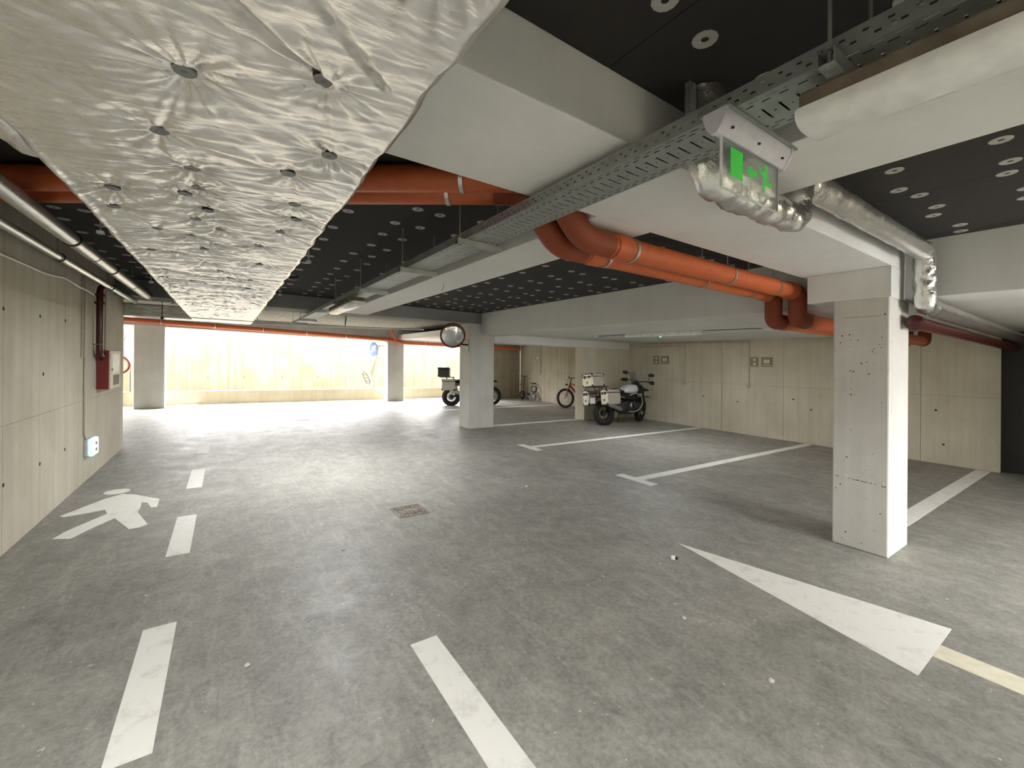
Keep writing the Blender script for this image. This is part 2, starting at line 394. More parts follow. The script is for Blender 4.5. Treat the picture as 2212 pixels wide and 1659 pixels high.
panel_wall('wall_far_right', 'warm lit concrete wall behind the fat-tyre bicycle', 11.15, 'x', 9.36, 15.8, 0, 2.45, [10.6, 11.9, 13.1, 14.3, 15.2], [1.25], 'wall_far', sign=-1,
           holes=[(13.2, .8), (12.1, .8), (14.9, 1.2)])
panel_wall('wall_far_end', 'warm brown concrete wall between column and folding bicycle', 15.8, 'y', 9.15, 11.15, 0, 2.45, [10.2, 10.75], [1.25], 'wall_far', sign=-1)
struct('wall_far_return', MB().box(9.15, 9.35, 15.8, 17.0, 0, 2.45), 'wall_far', 'concrete return wall beside the far end wall')
struct('wall_back', MB().box(-1.76, 4.25, -3.3, -3.0, 0, 2.84).box(5.85, 11, -3.3, -3.0, 0, 2.84).box(4.25, 5.85, -3.3, -3.0, 1.98, 2.84), 'wall', 'rear concrete wall with the entrance door opening')  # out of view; assumed opening, lintel placed to keep the rear lamp off the wide beam
struct('wall_lobby', MB().box(3.6, 4.0, -7.3, -3.3, 0, 2.84).box(6.1, 6.5, -7.3, -3.3, 0, 2.84), 'wall', 'side walls of the entrance lobby')  # out of view; assumed surround of the added rear lamp
struct('wall_far_left', MB().box(-9.3, -9, 9.4, 20.9, 0, 3.2), 'wall_far', 'concrete wall far to the left')
struct('wall_left_return', MB().box(-9, -1.47, 9.40, 9.69, 0, CEIL + .05), 'wall', 'return of the left wall facing the open side')
# open side: kerb, outside ground and retaining wall
kerb = struct('kerb', MB().bbox(-9, 9.2, 17.05, 17.35, 0, 0.45, .008), 'kerb', 'low concrete upstand under the bright opening')
struct('outside_ground', MB().box(-9, 14, 17.35, 21, -.1, .1), 'asphalt', 'dark ground of the open light well')
rw = panel_wall('wall_retaining', 'bright sunlit retaining wall with vertical stains behind the opening', 20.6, 'y', -9, 14, .1, 2.85,
                [-7.4, -5.9, -4.4, -2.9, -1.25, .3, 1.55, 2.4, 3.3, 4.6, 5.9, 7.4, 8.9, 10.4], [], 'retaining', sign=-1,
                holes=[(-.6, .75), (.6, .75), (2.0, .76), (3.4, .75), (4.8, .75), (7.4, .8), (8.6, .8)])
struct('wall_light_well_right', MB().box(14, 14.3, 9, 20.9, 0, 2.9), 'wall_far', 'end wall of the light well')

# ------------------------------------------------------------------ floor markings
def marking(name, polys, label, group=None):
    m = MB()
    for p in polys: m.prism(p, lambda a, b, t: (a, b, t), 0.0, .0022)
    return tag(m.build(name, 'paint'), label, 'floor marking', group)
ords = ['nearest', 'second', 'third', 'fourth', 'fifth', 'farthest']
for i, (a, b) in enumerate([(2.23, 3.25), (4.33, 5.34), (6.41, 7.45), (8.61, 9.61), (10.72, 11.7)]):
    marking('lane_dash', [[(-.395, a), (-.24, a), (-.24, b), (-.395, b)]], '%s white dash of the walkway line beside the left wall' % (ords[i] if i < 4 else 'farthest'), 'walkway dashes')
marking('centre_dash', [[(.875, .9), (1.035, .9), (1.035, 2.303), (.875, 2.303)]], 'single white lane dash in the middle foreground', None)
ar = thing('floor_arrow', 'large white direction arrow painted in front of the near column', 'floor marking', (3.44, .64, 0))
MB().prism([(3.07, .643), (3.81, .643), (3.441, 2.337)], lambda a, b, t: (a, b, t), 0, .0022).build('arrow_head', 'paint', ar)
MB().prism([(3.35, -1.6), (3.53, -1.6), (3.53, .643), (3.35, .643)], lambda a, b, t: (a, b, t), 0, .002).build('arrow_shaft', simple('yellowed_paint', rgb(226, 220, 196), .6), ar)
def tee(yc, label, x1=10.5, y_off=0):
    o = thing('parking_line', label, 'floor marking', (4.85, yc, 0), group='T-shaped bay lines')
    MB().prism([(4.755, yc - .315), (4.91, yc - .315), (4.91, yc + .315), (4.755, yc + .315)], lambda a, b, t: (a, b, t), 0, .0022).build('crossbar', 'paint', o)
    MB().prism([(4.91, yc - .075), (x1, yc - .075), (x1, yc + .075), (4.91, yc + .075)], lambda a, b, t: (a, b, t), 0, .0022).build('stem', 'paint', o)
tee(6.52, 'T-shaped white bay line ending near the parked motorcycle'); tee(3.97, 'T-shaped white bay line nearest the near column')
marking('bay_line', [[(5.32, 1.33), (10.5, 1.33), (10.5, 1.5), (5.32, 1.5)]], 'white bay line behind the near column')
marking('bay_line', [[(5.53, 9.1), (8.6, 9.1), (8.6, 9.26), (5.53, 9.26)]], 'white bay line between the mirror column and the cross wall')
marking('bay_line', [[(5.2, 12.68), (11.0, 12.68), (11.0, 12.83), (5.2, 12.83)]], 'white bay line between the fat-tyre bicycle and the hidden motorcycle')
HP = [(-1.351, 5.921), (-1.110, 6.387), (-.98, 6.52), (-.86, 6.43), (-.61, 6.11), (-.60, 5.80), (-.651, 5.81), (-.705, 6.02), (-.755, 6.06), (-.74, 5.86), (-.745, 5.71),
      (-.609, 5.25), (-.667, 5.19), (-.735, 5.185), (-.90, 5.60), (-1.0, 5.42), (-1.11, 5.165), (-1.235, 5.23), (-1.19, 5.40), (-.985, 5.79), (-1.03, 5.95), (-1.17, 5.90), (-1.31, 5.87)]
pm = thing('pedestrian_marking', 'white walking figure painted on the floor by the left wall', 'floor marking', (-.95, 5.8, 0))
MB().prism(HP, lambda a, b, t: (a, b, t), 0, .0022).build('figure_body', 'paint', pm)
c0, s0 = math.cos(R(-48)), math.sin(R(-48))
MB().prism([(-1.05 + .115 * math.cos(k * R(15)), 6.66 + .115 * math.sin(k * R(15))) for k in range(24)], lambda a, b, t: (a, b, t), 0, .0022).build('figure_head', 'paint', pm)

# drains and litter
def drain(x, y, s, label, fancy=True):
    o = thing('floor_drain', label, 'drain', (x, y, 0))
    MB().box(x - s, x + s, y - s, y - s + .015, -.01, .005).box(x - s, x + s, y + s - .015, y + s, -.01, .005).box(x - s, x - s + .015, y - s + .015, y + s - .015, -.01, .005).box(x + s - .015, x + s, y - s + .015, y + s - .015, -.01, .005).build('drain_frame', 'iron', o)
    MB().box(x - s + .015, x + s - .015, y - s + .015, y + s - .015, -.01, .0015).build('drain_cover', 'iron', o)
    if fancy:
        m = MB(); m.torus((x, y, .002), (0, 0, 1), .095, .010, 28, 6, .7)
        for k in range(16): a = k * math.pi / 8; m.revolve([(.013, 0), (.011, .006), (.0005, .008)], (x + .122 * math.cos(a), y + .122 * math.sin(a), .001), (0, 0, 1), 8)
        for u in (-.13, -.1, .1, .13):
            for v in (-.13, -.1, .1, .13): m.box(x + u - .008, x + u + .008, y + v - .008, y + v + .008, 0, .007)
        for u in (-.04, 0, .04): m.box(x + u - .006, x + u + .006, y - .06, y + .06, 0, .006)
        m.build('raised_pattern', 'iron', o)
    return o
drain(1.64, 4.37, .162, 'square cast-iron drain cover with a round raised pattern in the lane')
drain(1.65, 12.2, .16, 'small distant drain cover on the bright floor', False)
cap = thing('plastic_cap', 'small white bottle cap lying near the arrow tip', 'litter', (3.12, 2.15, 0), R(30))
MB().revolve([(.0005, .0), (.016, .0), (.018, .004), (.018, .03), (.014, .032), (.0005, .032)], (0, 0, .018), (0, 1, 0), 16).build('cap_shell', 'white', cap, fall=False, smooth=True)
MB().cyl((0, -.02, .018), (0, .001, .018), .011, n=12).build('cap_stub', 'black', cap, fall=False)
for i, (x, y, s, lab) in enumerate([(3.26, 4.45, .018, 'pale pebble in the lane left of the bay lines'), (2.45, 1.62, .013, 'tiny stone left of the arrow'), (1.02, 1.95, .012, 'tiny stone on the edge of the middle dash'),
                                    (2.35, 1.05, .014, 'chip of plaster below the arrow head'), (.1, 2.6, .013, 'chip of mortar right of the near walkway dash'), (.83, 3.75, .012, 'white crumb in front of the drain cover')]):
    m = MB(); k = 10; ring = lambda r, z: [(x + s * r * random.uniform(.75, 1.2) * math.cos(2 * math.pi * j / k), y + s * r * random.uniform(.75, 1.2) * math.sin(2 * math.pi * j / k), z) for j in range(k)]
    a, b, c = ring(1, 0), ring(1.05, s * .5), ring(.55, s * .95)
    m.add(a + b + c, [tuple(range(k - 1, -1, -1)), tuple(range(2 * k, 3 * k))] + [(i0 * k + j, i0 * k + (j + 1) % k, (i0 + 1) * k + (j + 1) % k, (i0 + 1) * k + j) for i0 in (0, 1) for j in range(k)])
    tag(m.build('pebble', 'column'), lab, 'pebble', 'crumbs on the floor')

# ------------------------------------------------------------------ foil wrapped ventilation duct
def vnoise(x, y, seed):
    rs = np.random.RandomState(seed); T = rs.rand(256, 256)
    xi = np.floor(x).astype(int); yi = np.floor(y).astype(int); fx = x - xi; fy = y - yi
    fx = fx * fx * (3 - 2 * fx); fy = fy * fy * (3 - 2 * fy)
    a = T[xi % 256, yi % 256]; b = T[(xi + 1) % 256, yi % 256]; c = T[xi % 256, (yi + 1) % 256]; d = T[(xi + 1) % 256, (yi + 1) % 256]
    return (a * (1 - fx) + b * fx) * (1 - fy) + (c * (1 - fx) + d * fx) * fy
FAST = [(-.08, 1.18), (.18, 1.03), (-.16, 1.53), (-.10, 1.78), (.17, 1.62), (.26, 1.40), (-.09, 1.99), (-.14, 2.10), (.23, 1.94), (-.07, 2.27), (-.12, 2.44), (.26, 2.14),
        (-.29, 2.74), (-.03, 2.58), (.22, 2.39), (-.16, 2.82), (-.06, 2.94), (.15, 2.78), (-.40, 2.43), (-.36, 2.17), (-.26, 3.31), (-.11, 3.09), (-.38, 3.32), (.18, 3.31),
        (-.13, 3.52), (-.04, 3.79), (-.46, .95), (.25, .55), (-.15, .62)]
yy = 4.1
while yy < 9.5:
    for xx in (-.38, -.2, -.02, .2): FAST.append((xx + random.uniform(-.06, .06), yy + random.uniform(-.12, .12)))
    yy += .42
DX0, DX1, DZ, DT, DY0, DY1 = -.50, .39, 2.235, 2.50, -1.2, 9.55
def duct_mesh():
    ys = [DY0]
    while ys[-1] < DY1: y = ys[-1]; ys.append(y + (.02 if y < .45 else (.006 if y < 2.6 else .006 + (y - 2.6) * .006)))
    ys = np.array(ys); ys[-1] = DY1
    xb = np.linspace(DX0, DX1, 176); X, Y = np.meshgrid(xb, ys)
    H = np.zeros_like(X)
    xr = X + .0 * Y; yr = Y + .28 * X          # folds run slightly askew across the duct
    for k, (sx, sy, am) in enumerate(((2.0, 7, .005), (3.2, 22, .0058), (6, 52, .0034), (12, 110, .0016))):
        nz = vnoise(xr * sx + 40 + .6 * vnoise(X * 3 + 9, Y * 3 + 9, 90 + k), yr * sy + 60, 11 + k); H += am * (1 - np.abs(2 * nz - 1)) ** 2.2 * np.clip(.45 + .22 * (Y - .6), .45, 1.15)
    H += .006 * vnoise(X * 22 + 9, Y * 26 + 9, 31) * np.clip((vnoise(X * 2 + 3, Y * 1.3 + 70, 77) - .35) * 2.2, 0, 1)
    for i, (fx, fy) in enumerate(FAST):
        m = np.abs(ys - fy) < .5; r0 = np.where(m)[0]
        if len(r0) == 0: continue
        a, b = r0[0], r0[-1] + 1; dx = X[a:b] - fx; dy = Y[a:b] - fy; r = np.sqrt(dx * dx + dy * dy) + 1e-6; ph = np.arctan2(dy, dx)
        rs = random.Random(i); n1, n2 = rs.randint(7, 11), rs.randint(13, 19); p1, p2 = rs.uniform(0, 6), rs.uniform(0, 6)
        H[a:b] += .006 * np.exp(-(r / .05) ** 2) + .013 * np.exp(-r / .085)
        env = np.exp(-r / .13) * np.clip((r - .02) / .03, 0, 1)
        H[a:b] += env * (.013 * np.abs(np.cos(n1 * .5 * ph + p1)) ** 5 * (.6 + .4 * np.cos(ph * 2 + p2)) + .007 * np.abs(np.cos(n2 * .5 * ph + p2)) ** 4)
    pairs = []
    for i, (ax, ay) in enumerate(FAST):
        near = sorted((j for j in range(len(FAST)) if j != i), key=lambda j: (FAST[j][0] - ax) ** 2 + (FAST[j][1] - ay) ** 2)[:2]
        pairs += [(i, j) for j in near if i < j]
    for i, j in pairs:
        A, B = np.array(FAST[i]), np.array(FAST[j]); d = B - A; L = np.hypot(*d)
        if L > .5: continue
        a = np.searchsorted(ys, min(A[1], B[1]) - .1); b = np.searchsorted(ys, max(A[1], B[1]) + .1)
        t = ((X[a:b] - A[0]) * d[0] + (Y[a:b] - A[1]) * d[1]) / L ** 2; t2 = np.clip(t, 0, 1)
        q = np.hypot(X[a:b] - A[0] - t2 * d[0], Y[a:b] - A[1] - t2 * d[1])
        H[a:b] += .004 * np.exp(-(q / .008) ** 2)
    # two long slack folds near the photographer
    for (ax, ay, bx, by, am) in ((.18, 1.03, -.30, .62, .014), (.30, .95, -.18, .50, .012), (.18, 1.03, -.42, .80, .008), (-.08, 1.18, -.48, 1.05, .009)):
        A, B = np.array((ax, ay)), np.array((bx, by)); d = B - A; L2_ = d @ d
        t2 = np.clip(((X - A[0]) * d[0] + (Y - A[1]) * d[1]) / L2_, 0, 1); q = np.hypot(X - A[0] - t2 * d[0], Y - A[1] - t2 * d[1])
        H += am * np.exp(-(q / (.009 + .014 * t2)) ** 2) * (1 - t2) ** .6
    e = np.minimum(X - DX0, DX1 - X); H *= np.clip(e / .035, .35, 1); H += .02 * np.exp(-(e / .012) ** 2)   # rounded long edges
    H -= H.mean()
    nr, nb = X.shape; wob = .006 * (vnoise(ys * 9, ys * 0 + 3.3, 5) - .5) * 2; wob2 = .010 * (vnoise(ys * 13, ys * 0 + 8.3, 6) - .5) * 2
    cols = []
    for zt in np.linspace(DT, DZ + .02, 7): cols.append((np.full(nr, DX0) + wob - .006 * vnoise(ys * 20, np.full(nr, zt * 9), 55), ys, np.full(nr, zt)))
    for j in range(nb):
        f = j / (nb - 1); cols.append((X[:, j] + wob * (1 - f) + wob2 * f, ys, DZ + H[:, j]))
    for zt in np.linspace(DZ + .02, DT, 7): cols.append((np.full(nr, DX1) + wob2 + .008 * vnoise(ys * 20, np.full(nr, zt * 9), 57), ys, np.full(nr, zt)))
    nc = len(cols); V = np.empty((nr, nc, 3))
    for j, (a, b, c) in enumerate(cols): V[:, j, 0] = a; V[:, j, 1] = b; V[:, j, 2] = c
    V = V.reshape(-1, 3); I = np.arange(nr * nc).reshape(nr, nc)
    q = np.stack([I[:-1, :], np.roll(I, -1, 1)[:-1, :], np.roll(I, -1, 1)[1:, :], I[1:, :]], -1).reshape(-1, 4)
    fs = [tuple(int(k) for k in f) for f in q] + [tuple(int(k) for k in I[0, ::-1]), tuple(int(k) for k in I[-1])]
    return [tuple(float(k) for k in p) for p in V], fs, (X, Y, H)
duct = thing('ventilation_duct', 'wide silver foil-wrapped ventilation duct running along the ceiling', 'duct', (-.05, 4.0, 2.23))
dv, dfs, (gx, gy, gh) = duct_mesh()
MB().add(dv, dfs).build('foil_wrap', 'foil', duct, smooth=True, ang=80)
wm = MB().revolve([(.0005, .004), (.006, .0035), (.007, .001), (.021, .0), (.024, .003)], (0, 0, 0), (0, 0, 1), 16)
w0 = None
for x, y in FAST:
    i = int(np.argmin((gx[0] - x) ** 2)); j = int(np.argmin((gy[:, 0] - y) ** 2)); loc_ = (gx - x) ** 2 + (gy - y) ** 2 < .028 ** 2; z = DZ + .75 * float(gh[loc_].min()) + .25 * float(gh[j, i]) - .003
    if w0 is None: w0 = wm.build('fastener_washer', 'washer', duct, fall=False, smooth=True); o = w0
    else: o = w0.copy(); COL.objects.link(o)
    L = LOC[duct.name]; o.location = (x - L[0], y - L[1], z - FALL * x - L[2])
for x in (-.535, .43):
    for y in (2.96, 4.7, 6.5, 8.3):
        h = MB().cyl((x, y, 2.24), (x, y, CEIL + .04), .004, n=8); h.box(x - .014, x + .014, y - .014, y + .014, 2.225, 2.24); h.build('hanger_rod', 'galv', duct)
for y in (2.96, 4.7, 6.5, 8.3): MB().box(-.545, .44, y - .012, y + .012, 2.198, 2.21).build('hanger_rail', 'galv', duct) if y > 8 else None
br = thing('branch_duct', 'dim foil-wrapped branch duct at the far end of the left wall', 'duct', (-1.1, 9.9, 2.25))
def crumple(path, r, seed, n=20, sq=(1, 1), amp=.05):
    """foil sleeve around a path with crumpled surface"""
    P = [Vector(p) for p in path]; Q = [P[0]]
    for a, b in zip(P, P[1:]):
        k = max(1, int((b - a).length / .018)); Q += [a.lerp(b, (i + 1) / k) for i in range(k)]
    m = MB(); m.tube(Q, r, n); rs = np.random.RandomState(seed); nq = len(Q)
    A, K = np.meshgrid(np.arange(nq), np.arange(n), indexing='ij'); ang = K * 2 * math.pi / n
    f = vnoise(A * .35, np.cos(ang) * 3 + 9, seed) + vnoise(A * .9 + 5, np.sin(ang) * 4 + 30, seed + 1) * .7 + vnoise(A * .25 + 50, np.cos(ang + 1) * 5 + 20, seed + 2) * .6 - 1.15
    f = f.reshape(-1) * amp * r * 2.2
    out = []
    for idx in range(nq * n):
        c = Q[idx // n]; v = Vector(m.v[idx]); d = (v - c).normalized(); out.append(tuple(v + d * float(f[idx])))
    m.v = out + m.v[nq * n:]
    return m
m = MB().bbox(-4.0, -.505, 9.72, 10.15, 2.27, 2.50, .02); m.build('foil_wrap', 'foil2', br)
for x in (-.95, -2.2): MB().cyl((x, 9.68, 2.27), (x, 9.68, CEIL + .04), .005, n=8).box(x - .02, x + .02, 9.66, 9.7, 2.24, 2.275).build('hanger_rod', 'black', br)
fe = thing('foil_elbow', 'crumpled foil elbow joining the left side of the big duct', 'pipe', (-.62, 2.2, 2.4))
crumple(fillet([(-.505, 2.32, 2.40), (-.60, 2.30, 2.40), (-.64, 2.20, 2.44), (-.64, 2.1, 2.6), (-.64, 2.1, 2.79)], .1, 5), .062, 70, amp=.12).build('foil_sleeve', 'foil2', fe, smooth=True, ang=60)

# ------------------------------------------------------------------ perforated cable tray
TX0, TX1, TZ, TH = 1.335, 1.565, 2.45, .055
def tray_section(L):
    m = MB(); idx = {}
    def quad(p): m.add(p, [(0, 1, 2, 3)])
    W = TX1 - TX0; xs = [0, .016, .022, .036, .042, .075, .112, .118, .155, .188, .194, .208, .214, W]
    ysl = [0, .003, .009, .019, .026, .028, .033, .045, .05]
    rowA = lambda y: .003 <= y < .033
    rowB = lambda y: y >= .028 or y < .003
    for i in range(int(round(L / .05))):
        y0 = i * .05
        for a, b in zip(ysl, ysl[1:]):
            ym = (a + b) / 2; run = None
            for c, d in zip(xs, xs[1:]):
                xm = (c + d) / 2; hole = False
                if .016 < xm < .022 or .194 > xm > .188: hole = rowA(ym)
                elif .036 < xm < .042 or .208 < xm < .214: hole = rowB(ym)
                elif .075 < xm < .155: hole = (.019 < ym < .026) or (.112 < xm < .118 and ym > .045)
                if not hole:
                    if run is None: run = c
                    e = d
                if hole or d == W:
                    if run is not None: quad([(run, y0 + a, 0), (e, y0 + a, 0), (e, y0 + b, 0), (run, y0 + b, 0)])
                    run = None
        zs = [0, .014, .021, .032, .039, TH]; yl2 = [0, .004, .018, .028, .042, .05]
        for a, b in zip(yl2, yl2[1:]):
            for c, d in zip(zs, zs[1:]):
                ym, zm = (a + b) / 2, (c + d) / 2
                if (.014 < zm < .021 and .004 < ym < .018) or (.032 < zm < .039 and .028 < ym < .042): continue
                for x in (0, W): quad([(x, y0 + a, c), (x, y0 + b, c), (x, y0 + b, d), (x, y0 + a, d)])
    for x, sx in ((0, 1), (W, -1)): m.add([(x, 0, TH), (x, L, TH), (x + sx * .012, L, TH), (x + sx * .012, 0, TH)], [(0, 1, 2, 3)])
    return m
tray = thing('cable_tray', 'long perforated galvanised cable tray hanging below the ceiling', 'cable tray', (TX0, 0, TZ))
ts = tray_section(2.0); ts.v = [(x, y, z - FALL * x) for x, y, z in ts.v]
s0_ = ts.build('tray_section', 'galv', tray, fall=False); md = s0_.modifiers.new('sheet', 'SOLIDIFY'); md.thickness = .0015; md.offset = 0
s0_.location = (0, -1.6, 0)
for k in range(1, 6): o = s0_.copy(); COL.objects.link(o); o.location = (0, -1.6 + 2.0 * k, 0)
ts2 = tray_section(1.6); ts2.v = [(x, y, z - FALL * x) for x, y, z in ts2.v]; o = ts2.build('tray_section', 'galv', tray, fall=False); o.location = (0, 10.4, 0)
md = o.modifiers.new('sheet', 'SOLIDIFY'); md.thickness = .0015; md.offset = 0
for y in (2.4 - .02, 4.4 - .02, 6.4, 8.4):
    MB().box(TX0 - .002, TX0 - .0005, y - .06, y + .06, TZ + .008, TZ + TH - .008).box(TX0 + .01, TX1 - .01, y - .03, y + .03, TZ - .0035, TZ - .001).build('splice_plate', 'galv', tray)
for (x, y, z) in ((TX0, .28, TZ + .03), (TX0, .05, TZ + .03), (TX0, .33, TZ + .015)):
    MB().revolve([(.0005, -.006), (.006, -.005), (.006, 0)], (x - .001, y, z), (1, 0, 0), 8).build('bolt', 'steel', tray)
for k, xo in enumerate((.05, .11, .16)):
    pts = [(TX0 + xo + .02 * math.sin(y * 1.3 + k), y, TZ + .012 + .006 * k) for y in np.arange(-1.5, 11.9, .35)]
    MB().tube(pts, .008, 8).build('cable', 'black', tray, smooth=True)
hl = ['behind the near strip light', 'just beyond the exit sign', 'first beyond the orange pipes', 'second beyond the orange pipes', 'third beyond the orange pipes', 'beside the far strip light', 'in front of the mirror beam', 'at the far end']
for i, y in enumerate((.45, 2.56, 3.68, 5.1, 6.5, 7.9, 10.0, 11.2)):
    h = thing('tray_hanger', 'channel and rod hanger of the cable tray ' + (['over the near strip light', 'first beyond the wide beam', 'second beyond the wide beam', 'third beyond the wide beam', 'at the middle of the far strip light', 'just past the far strip light', 'behind the mirror beam', 'at the far tray end'][i]), 'hanger', (TX0 - .045, y, TZ - .04), group='tray hangers')
    a, b = TX0 - .06, TX1 + .06
    m = MB().box(a, b, y - .020, y - .017, TZ - .042, TZ - .002).box(a, b, y + .017, y + .020, TZ - .042, TZ - .002).box(a, b, y - .017, y + .017, TZ - .042, TZ - .039)
    m.box(a, b, y - .017, y - .010, TZ - .004, TZ - .002).box(a, b, y + .010, y + .017, TZ - .004, TZ - .002); m.build('channel', 'galv', h)
    top = CEIL + .045 if y < 8.9 or y > 9.6 else 2.54
    for x in (TX0 - .035, TX1 + .035):
        MB().cyl((x, y, TZ - .05), (x, y, top), .005, n=8).build('threaded_rod', 'galv', h)
        MB().cyl((x, y, TZ - .002), (x, y, TZ + .008), .010, n=6).cyl((x, y, TZ - .052), (x, y, TZ - .042), .010, n=6).build('nut', 'steel', h)
sp = thing('strut_post', 'double channel strut rising from the tray behind the exit sign', 'hanger', (1.60, 1.05, 2.5))
for dx in (0, .022): MB().box(1.575 + dx, 1.595 + dx, 1.03, 1.055, 2.5, CEIL + .045).build('strut_channel', 'galv', sp)

# ------------------------------------------------------------------ strip lights and exit sign
def strip_light(name, label, x0, x1, y0, y1, z0, z1, clips=5, group=None, dusty=True, led=None, power=0):
    o = thing(name, label, 'strip light', ((x0 + x1) / 2, (y0 + y1) / 2, z1), group=group); w = (x1 - x0) / 2; xc = (x0 + x1) / 2; zm = z0 + (z1 - z0) * .52
    MB().bbox(x0 + .006, x1 - .006, y0 + .01, y1 - .01, zm, z1, .008).build('housing', 'dust' if dusty else 'white', o)
    prof = []
    for k in range(13): a = math.pi * k / 12; prof.append((xc - w * math.copysign(abs(math.cos(a)) ** .6, math.cos(a)), zm - (zm - z0) * abs(math.sin(a)) ** .75))
    ys = [y0, y0 + .012, y1 - .012, y1]; sc_ = [.90, 1, 1, .90]; vs = []
    for y, s_ in zip(ys, sc_): vs += [(xc + (px - xc) * s_, y, zm + (pz - zm) * s_) for px, pz in prof]
    n = len(prof); fs = [(i * n + k, i * n + k + 1, (i + 1) * n + k + 1, (i + 1) * n + k) for i in range(3) for k in range(n - 1)] + [tuple(range(n)), tuple(range(4 * n - 1, 3 * n - 1, -1))]
    fs += [(i * n, (i + 1) * n, (i + 1) * n + n - 1, i * n + n - 1) for i in range(3)]
    MB().add(vs, fs).build('diffuser', 'diffuser', o, smooth=True, ang=50)
    for k in range(clips):
        y = y0 + (y1 - y0) * (k + .5) / clips
        for x, s_ in ((x0, -1), (x1, 1)): MB().box(min(x, x + s_ * .006), max(x, x + s_ * .006), y - .012, y + .012, zm - .022, zm + .02).build('clip', 'steel', o)
    if power: area('strip_light_lamp', (xc, (y0 + y1) / 2, z0 - .012 - FALL * xc), (0, 0, 0), x1 - x0, y1 - y0, power, (0.98, 0.99, 1.0))
    if led:
        MB().revolve([(.022, 0), (.016, -.008), (.0005, -.011)], (xc, led, z0 + .001), (0, 0, 1), 12).build('indicator', 'greenled', o)
    return o
near = strip_light('strip_light', 'dusty white strip light under the tray in the upper right corner', 1.34, 1.52, -.95, .552, 2.312, 2.407, 0)
strip_light('strip_light', 'bright white strip light under the far part of the tray', 1.31, 1.475, 5.52, 7.06, 2.30, 2.407, 6, power=42)
strip_light('strip_light', 'clip-on strip light with a green indicator on the bay ceiling', 7.42, 7.56, 4.65, 6.45, 2.235, 2.322, 6, None, False, 5.55, power=17)  # an unlit fitting; its lamp output is added to light the bay
# added unseen strip lights, fill for the near floor and soffits
strip_light('strip_light', 'lit strip light beside the left pipes above the photographer', -.94, -.76, -.35, 1.05, 2.312, 2.407, 4, power=36)
strip_light('strip_light', 'lit strip light over the aisle behind, continuing the tray line', 1.395, 1.585, -2.75, -1.15, 2.312, 2.407, 4, power=25)
strip_light('strip_light', 'lit strip light over the aisle behind, right of the tray', 3.55, 3.73, -2.7, -1.1, 2.312, 2.407, 4, power=18)
strip_light('strip_light', 'lit strip light over the bays behind', 7.42, 7.60, -2.0, -.4, 2.22, 2.322, 4, power=20)
ex = thing('exit_sign', 'hanging clear exit sign with green door, arrow and running figure', 'sign', (1.52, .76, 2.45))
EY = .76
prof = [(EY - .040, 2.440), (EY - .040, 2.425), (EY - .024, 2.392), (EY - .010, 2.374), (EY + .010, 2.374), (EY + .024, 2.392), (EY + .034, 2.425), (EY + .034, 2.440)]
m = MB().prism(prof, lambda a, b, t: (t, a, b), 1.305, 1.735); m.build('housing', 'lilac', ex, smooth=True, ang=40)
for xa, xb in ((1.288, 1.305), (1.735, 1.752)):
    MB().prism([(EY + (a - EY) * 1.07, 2.412 + (b - 2.412) * 1.08) for a, b in prof], lambda a, b, t: (t, a, b), xa, xb).build('end_cap', 'lilac', ex, smooth=True, ang=40)
MB().box(1.29, 1.765, EY - .05, EY + .05, 2.441, 2.448).build('mounting_plate', 'galv', ex)
for x in (1.35, 1.52, 1.69): MB().cyl((x, EY - .0335, 2.395), (x, EY - .026, 2.398), .004, n=8).build('screw', 'black', ex)
MB().bbox(1.335, 1.715, EY - .004, EY + .004, 2.212, 2.374, .001).build('acrylic_panel', 'acrylic', ex)
MB().box(1.3335, 1.7165, EY - .0046, EY + .0046, 2.2095, 2.2118).box(1.7152, 1.7175, EY - .0046, EY + .0046, 2.2118, 2.374).box(1.3325, 1.3348, EY - .0046, EY + .0046, 2.2118, 2.374).build('panel_edge', 'white', ex)
gf = lambda a, b, t: (a, t, b)
MB().prism([(1.382, 2.259), (1.459, 2.259), (1.459, 2.355), (1.382, 2.355)], gf, EY - .0055, EY - .0045).build('door_pictogram', 'green', ex)
MB().prism([(1.484, 2.304), (1.516, 2.331), (1.520, 2.316), (1.554, 2.318), (1.556, 2.298), (1.522, 2.293), (1.517, 2.280)], gf, EY - .0055, EY - .0045).build('arrow_pictogram', 'green', ex)
rm = MB().prism([(1.566, 2.350), (1.574, 2.346), (1.590, 2.326), (1.615, 2.340), (1.632, 2.330), (1.646, 2.312), (1.640, 2.308), (1.626, 2.320), (1.622, 2.302), (1.640, 2.298), (1.668, 2.304), (1.669, 2.291), (1.640, 2.282), (1.614, 2.288), (1.608, 2.256), (1.595, 2.256), (1.603, 2.296), (1.600, 2.315), (1.584, 2.314)], gf, EY - .0055, EY - .0045)
rm.prism([(1.622 + .011 * math.cos(k * R(30)), 2.352 + .011 * math.sin(k * R(30))) for k in range(12)], gf, EY - .0055, EY - .0045).build('running_figure', 'green', ex)

